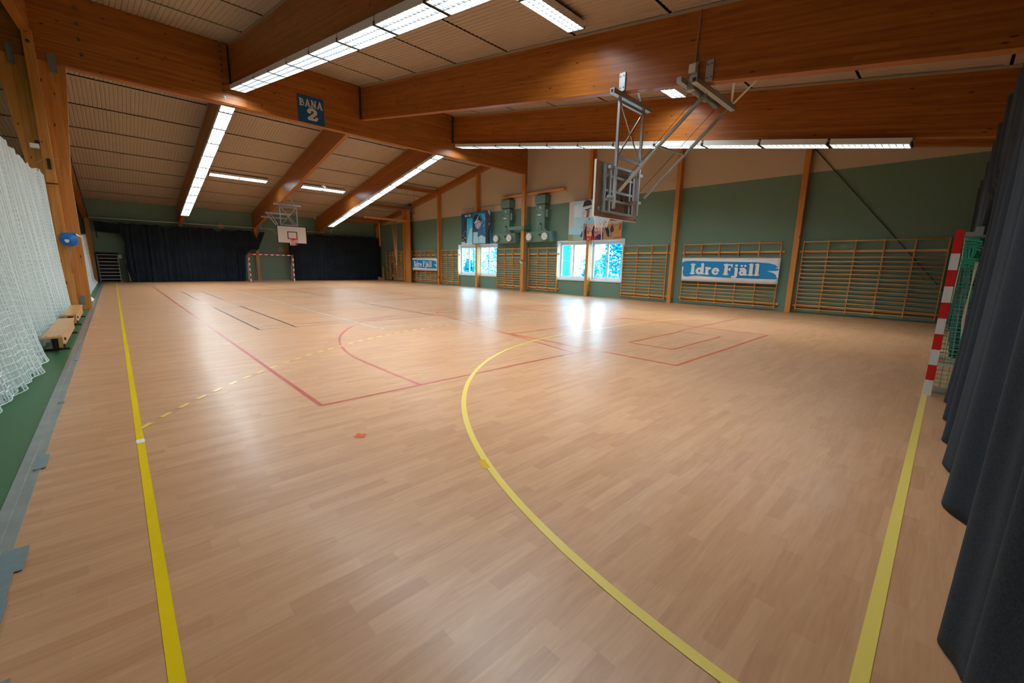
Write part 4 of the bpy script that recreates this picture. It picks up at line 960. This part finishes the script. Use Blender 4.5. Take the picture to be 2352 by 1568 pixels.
# benches
def bench(label, y0, y1, l0, l1):
    o = thing('bench', label, 'bench', (-.84,(y0+y1)/2,0), 'low wooden gym benches')
    part('seat', MB().box(-.96,-.725,y0,y1,.27,.305), W_BENCH, o, bevel=.006)
    part('balance_beam', MB().box(-.79,-.735,y0+.12,y1-.12,.10,.27), W_BENCH, o, bevel=.005)
    part('slots', MB().box(-.93,-.89,y0+.08,y0+.10,.304,.307).box(-.79,-.75,y0+.08,y0+.10,.304,.307).box(-.93,-.89,y1-.1,y1-.08,.304,.307), DARKWOOD, o)
    for y in (l0,l1):
        lg = part('leg', MB().box(-.90,-.80,y-.03,y+.03,.03,.27), DARKWOOD, o, bevel=.004)
        part('foot', MB().box(-1.0,-.70,y-.035,y+.035,-.004,.032), DARKWOOD, lg, bevel=.006)
    part('hook', MB().box(-.736,-.715,y0+.35,y0+.40,.19,.23).box(-.736,-.715,y0+.1,y0+.15,.10,.16), DARKWOOD, o)
    return o
bench('low pine gym bench nearer the camera beside the net curtain',9.72,12.62,10.3,12.45)
bench('low pine gym bench standing by the foot of the flared post',13.28,16.05,13.95,15.8)
single('cloth_bundle', MB().grid(lambda u,v: (-.80+.22*(u-.5)+.02*sin(9*v), 21.3+1.2*v, .0+.12*sin(pi*u)*(.6+.4*sin(7*v))), 10, 14), NETW, 'white bunched net end on the green floor past the post', 'net bundle', smooth=True)

# ------------------------------------------------------------------ back-left corner things
rk = thing('mat_rack', 'dark slatted rack against the back wall by the left curtain', 'rack', (-.25,38.2,0))
part('back_panel', MB().box(-.72,.30,38.36,38.42,.05,1.92), DKGAP, rk)
for x in (-.72,.27): part('rack_upright', MB().box(x-.03,x+.03,38.2,38.36,0,1.75), STEELD, rk)
for k in range(8): part('shelf', MB().box(-.70,.28,38.14,38.36,.18+.225*k,.205+.225*k), WHITEP, rk)
single('wall_card', MB().box(.30,.46,38.40,38.44,1.55,1.78), WHITEP, 'small white card beside the slatted rack top', 'card')
single('wall_card', MB().box(-.90,-.74,38.40,38.44,1.38,1.6), BEIGE, 'small pinkish card left of the slatted rack', 'card')
single('pole', MB().tube([(.62,38.3,1.5),(.72,38.05,.06)],.03,8), NETC, 'pale pole leaning on the back wall beside the rack', 'pole')
single('doorstop', MB().box(.45,.95,37.95,38.15,0,.07), BLACK, 'flat dark block on the floor under the leaning pole', 'block')
single('downpipe', MB().tube([(12.92,38.3,5.4),(12.95,38.3,5.25),(13.16,38.28,5.0),(13.18,38.28,4.7),(13.18,38.28,.1)],.055,12), WHITEP, 'white downpipe beside the beam end on the back wall', 'pipe', smooth=True)
single('wall_plaque', MB().prism([(9.88,2.36),(10.38,2.34),(10.30,2.6),(10.12,2.78),(9.98,2.6)], lambda u,v,t:(u,38.46+t,v), .03), BEIGE, 'pinkish house-shaped plaque on the green wall above the far goal', 'plaque')
single('wall_card', MB().box(10.5,10.74,38.42,38.46,2.22,2.8), ORANGE, 'orange card beside the right dark curtain', 'card')

# ------------------------------------------------------------------ gym apparatus in the far right corner
o = thing('climbing_apparatus', 'tall double wooden guide posts left of the far banner', 'climbing frame', (18.3,32.1,0))
part('guide_post', MB().box(18.16,18.28,31.62,31.76,0,6.2), W_Z, o, bevel=.005); part('guide_post', MB().box(18.16,18.28,32.55,32.69,0,6.2), W_Z, o, bevel=.005)
part('guide_board', MB().box(18.28,18.37,31.76,32.55,0,6.0), W_Z, o); part('head_fitting', MB().box(18.0,18.3,31.5,31.9,5.9,6.25), STEELD, o)
single('swing_beam', MB().box(14.6,18.3,32.2,32.34,5.02,5.16), W_BAR, 'wooden cross beam holding the climbing ropes', 'beam', bevel=.005)
rp = thing('climbing_ropes', 'bundle of climbing ropes gathered and tied by the strapped wall bars', 'ropes', (17.6,33.6,1.4))
for k in range(5):
    part('rope', MB().tube([(17.55+.05*k,33.5-.12*k,5.1),(17.58+.035*k,33.3-.09*k,3.6),(17.6+.01*k,33.0-.03*k,1.9),(17.62,32.95+.03*(k-2),1.45),(17.62+.02*k,33.0,1.05-.06*k)],.026,7), ROPE, rp, smooth=True)
part('knot', MB().lathe((17.62,32.95,1.5),(0,0,1),[(-.08,.02),(-.05,.07),(.04,.07),(.08,.02)],10), NETC, rp, smooth=True)
single('hanging_pole', MB().bar((17.3,35.3,5.0),(17.3,35.2,3.05),.10,.10), W_BARZ, 'short wooden pole hanging above the right dark curtain end', 'pole')
for k, (x, lab) in enumerate(((16.39,'gym ring hanging lower from the tie beam'),(15.86,'gym ring strap pulled up beside the lower ring'))):
    rg_ = thing('gym_ring', 'round '+lab, 'gym ring', (x,27.73,4.7))
    zt = 6.75; zr = 4.95 if k == 0 else 6.35
    part('strap', MB().bar((x,27.73,zt),(x,27.73,zr+.11),.02,.006), BLACK, rg_)
    part('ring', MB().tube([(x+.11*cos(a),27.73,zr+.11*sin(a)) for a in [2*pi*q/24 for q in range(24)]],.014,8,True), ROPE, rg_, smooth=True)
single('gym_bar', MB().tube([(13.4,30.6,5.75),(18.0,30.6,5.75)],.03,8), STEELD, 'grey horizontal bar below the tie beam by the ropes', 'bar')
sl = thing('strap_set', 'yellow and black suspension straps on the wall bars beside the ropes', 'straps', (18.45,34,1.5))
for (y, z0, z1, m_) in ((33.3,1.85,2.65,YELS),(33.5,2.0,2.65,YELS),(33.2,2.1,2.6,BLACK),(33.75,1.75,2.6,YELS)): part('strap', MB().bar((18.47,y,z1),(18.46,y+.03,z0),.05,.02), m_, sl)
part('handle', MB().lathe((18.44,33.45,1.98),(0,1,0),[(-.08,.05),(.08,.05),(.08,0)],10), YELS, sl)
s2 = thing('strap_set', 'long yellow and black strap hanging low near the right dark curtain', 'straps', (18.45,35.2,1.5))
part('strap', MB().bar((18.47,35.3,2.6),(18.46,35.27,1.6),.05,.02), YELS, s2); part('strap', MB().bar((18.46,35.27,1.6),(18.45,35.22,.5),.05,.03), BLACK, s2)
part('handle', MB().box(18.4,18.46,35.15,35.28,.36,.56), YELS, s2, bevel=.01); part('strap_end', MB().box(18.4,18.45,35.16,35.27,.05,.36), BLACK, s2)
single('plank', MB().box(18.30,18.36,36.75,36.95,0,1.25), W_BENCH, 'short upright plank by the foot of the strapped wall bars', 'plank')
single('wood_block', MB().prism([(36.75,0),(37.3,0),(37.35,.28),(37.0,.16)], lambda u,v,t:(18.0+t,u,v), .3), W_BENCH, 'wooden wedge block on the floor at the right curtain end', 'block')

# ------------------------------------------------------------------ outside the windows
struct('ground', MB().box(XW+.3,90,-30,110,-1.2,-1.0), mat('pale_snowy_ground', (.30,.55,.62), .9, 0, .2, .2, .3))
LEAFA = mat('blue_cast_conifer', (.0,.22,.34), .8, 0, .1, .4, .8); LEAFB = mat('blue_cast_birch', (.06,.34,.44), .8, 0, .1, .4, .8); BARK = mat('blue_cast_bark', (.0,.16,.24), .9)  # blue camera cast and haze painted into foliage and bark colours
def tree(label, x, y, h, r, leaf, n, conifer=True, base=-1.0):
    o = thing('tree', label, 'tree', (x,y,base), 'trees outside the windows')
    part('trunk', MB().tube([(x,y,base),(x+.1,y,base+h*.5),(x,y,base+h*.97)],[.16,.11,.03],8), BARK, o, smooth=True)
    mb = MB(); rnd = random.Random(int(x*31+y*17))
    for k in range(int(n*2.4)):
        t_ = rnd.random()**.8; z = base+h*(.18+.82*t_)
        rad = r*((1-t_)**.8+.06 if conifer else (sin(pi*min(1,.1+.95*t_)))+.1)
        a = rnd.random()*2*pi; q = rad*math.sqrt(rnd.random())
        c = Vector((x+q*cos(a),y+q*sin(a),z-.25*q)); s_ = .09+.17*rnd.random()
        d = [Vector((rnd.uniform(-1,1),rnd.uniform(-1,1),rnd.uniform(-.6,.6)))*s_ for _ in range(3)]
        mb.face([c+d[0],c+d[1],c+d[2]])
    part('foliage', mb, leaf, o)
tree('tall pine filling the right pane of the near window',30.5,18.95,9.5,1.9,LEAFA,4200)
tree('low spruce in the left part of the near window',34,24.6,3.6,1.3,LEAFA,900)
tree('hazy bush left of the pine in the near window',40,27.0,4.0,2.4,LEAFB,900,False)
tree('distant round tree behind the near window post',46,33.5,4.2,2.4,LEAFB,900,False)
tree('spiky young spruce beside the blue pillar',38,31.2,3.9,1.2,LEAFA,700)
tree('leafy tree in the right half of the far window',30,33.5,5.2,1.7,LEAFB,1500,False)
tree('tall birch in the left half of the far window',32,40.6,8.0,2.3,LEAFB,1900,False)
tree('low fir at the bottom of the far window',29,37.6,3.2,1.3,LEAFA,900)
ob = thing('outdoor_pillar', 'bright blue pillar standing outside the left pane of the near window', 'pillar', (26,21.2,-1))
SHED = mat('cyan_painted_boards', (.0,.36,.60), .7)
part('pillar_shaft', MB().box(26,26.25,20.92,21.52,-1,6.5), SHED, ob); part('pillar_cap', MB().box(25.95,26.3,20.87,21.57,6.5,6.6), SHED, ob)

# ------------------------------------------------------------------ world, camera
Wd = bpy.data.worlds.new('sky'); S.world = Wd; Wd.use_nodes = True; nt = Wd.node_tree
bg = nt.nodes['Background']; bg.inputs['Strength'].default_value = 6.5
tc = nt.nodes.new('ShaderNodeTexCoord'); sp = nt.nodes.new('ShaderNodeSeparateXYZ'); nt.links.new(tc.outputs['Generated'], sp.inputs[0])
r = ramp(nt, sp.outputs['Z'], [(.0,(.58,.86,1.0)),(.6,(.36,.72,1.0))]); nt.links.new(r.outputs['Color'], bg.inputs['Color'])
cam = bpy.data.cameras.new('camera'); co = bpy.data.objects.new('camera', cam); COL.objects.link(co)
cam.lens = 36*946.973941/2352; cam.sensor_width = 36; cam.clip_start = .02; cam.clip_end = 500
R_ = ((.72482755,-.68868175,.0185057),(-.11119094,-.14345174,-.98339116),(.67989822,.71073134,-.18055294))
rx, dn, fw = Vector(R_[0]), Vector(R_[1]), Vector(R_[2])
M3 = Matrix((rx, -dn, -fw)).transposed()
co.matrix_world = Matrix.Translation((0,0,1.552)) @ M3.to_4x4()
S.camera = co
S.view_settings.view_transform = 'Standard'; S.view_settings.look = 'None'; S.view_settings.gamma = 1; S.view_settings.use_curve_mapping = False
S.view_settings.exposure = 1.15
S.cycles.max_bounces = 6; S.cycles.diffuse_bounces = 4; S.cycles.transparent_max_bounces = 12
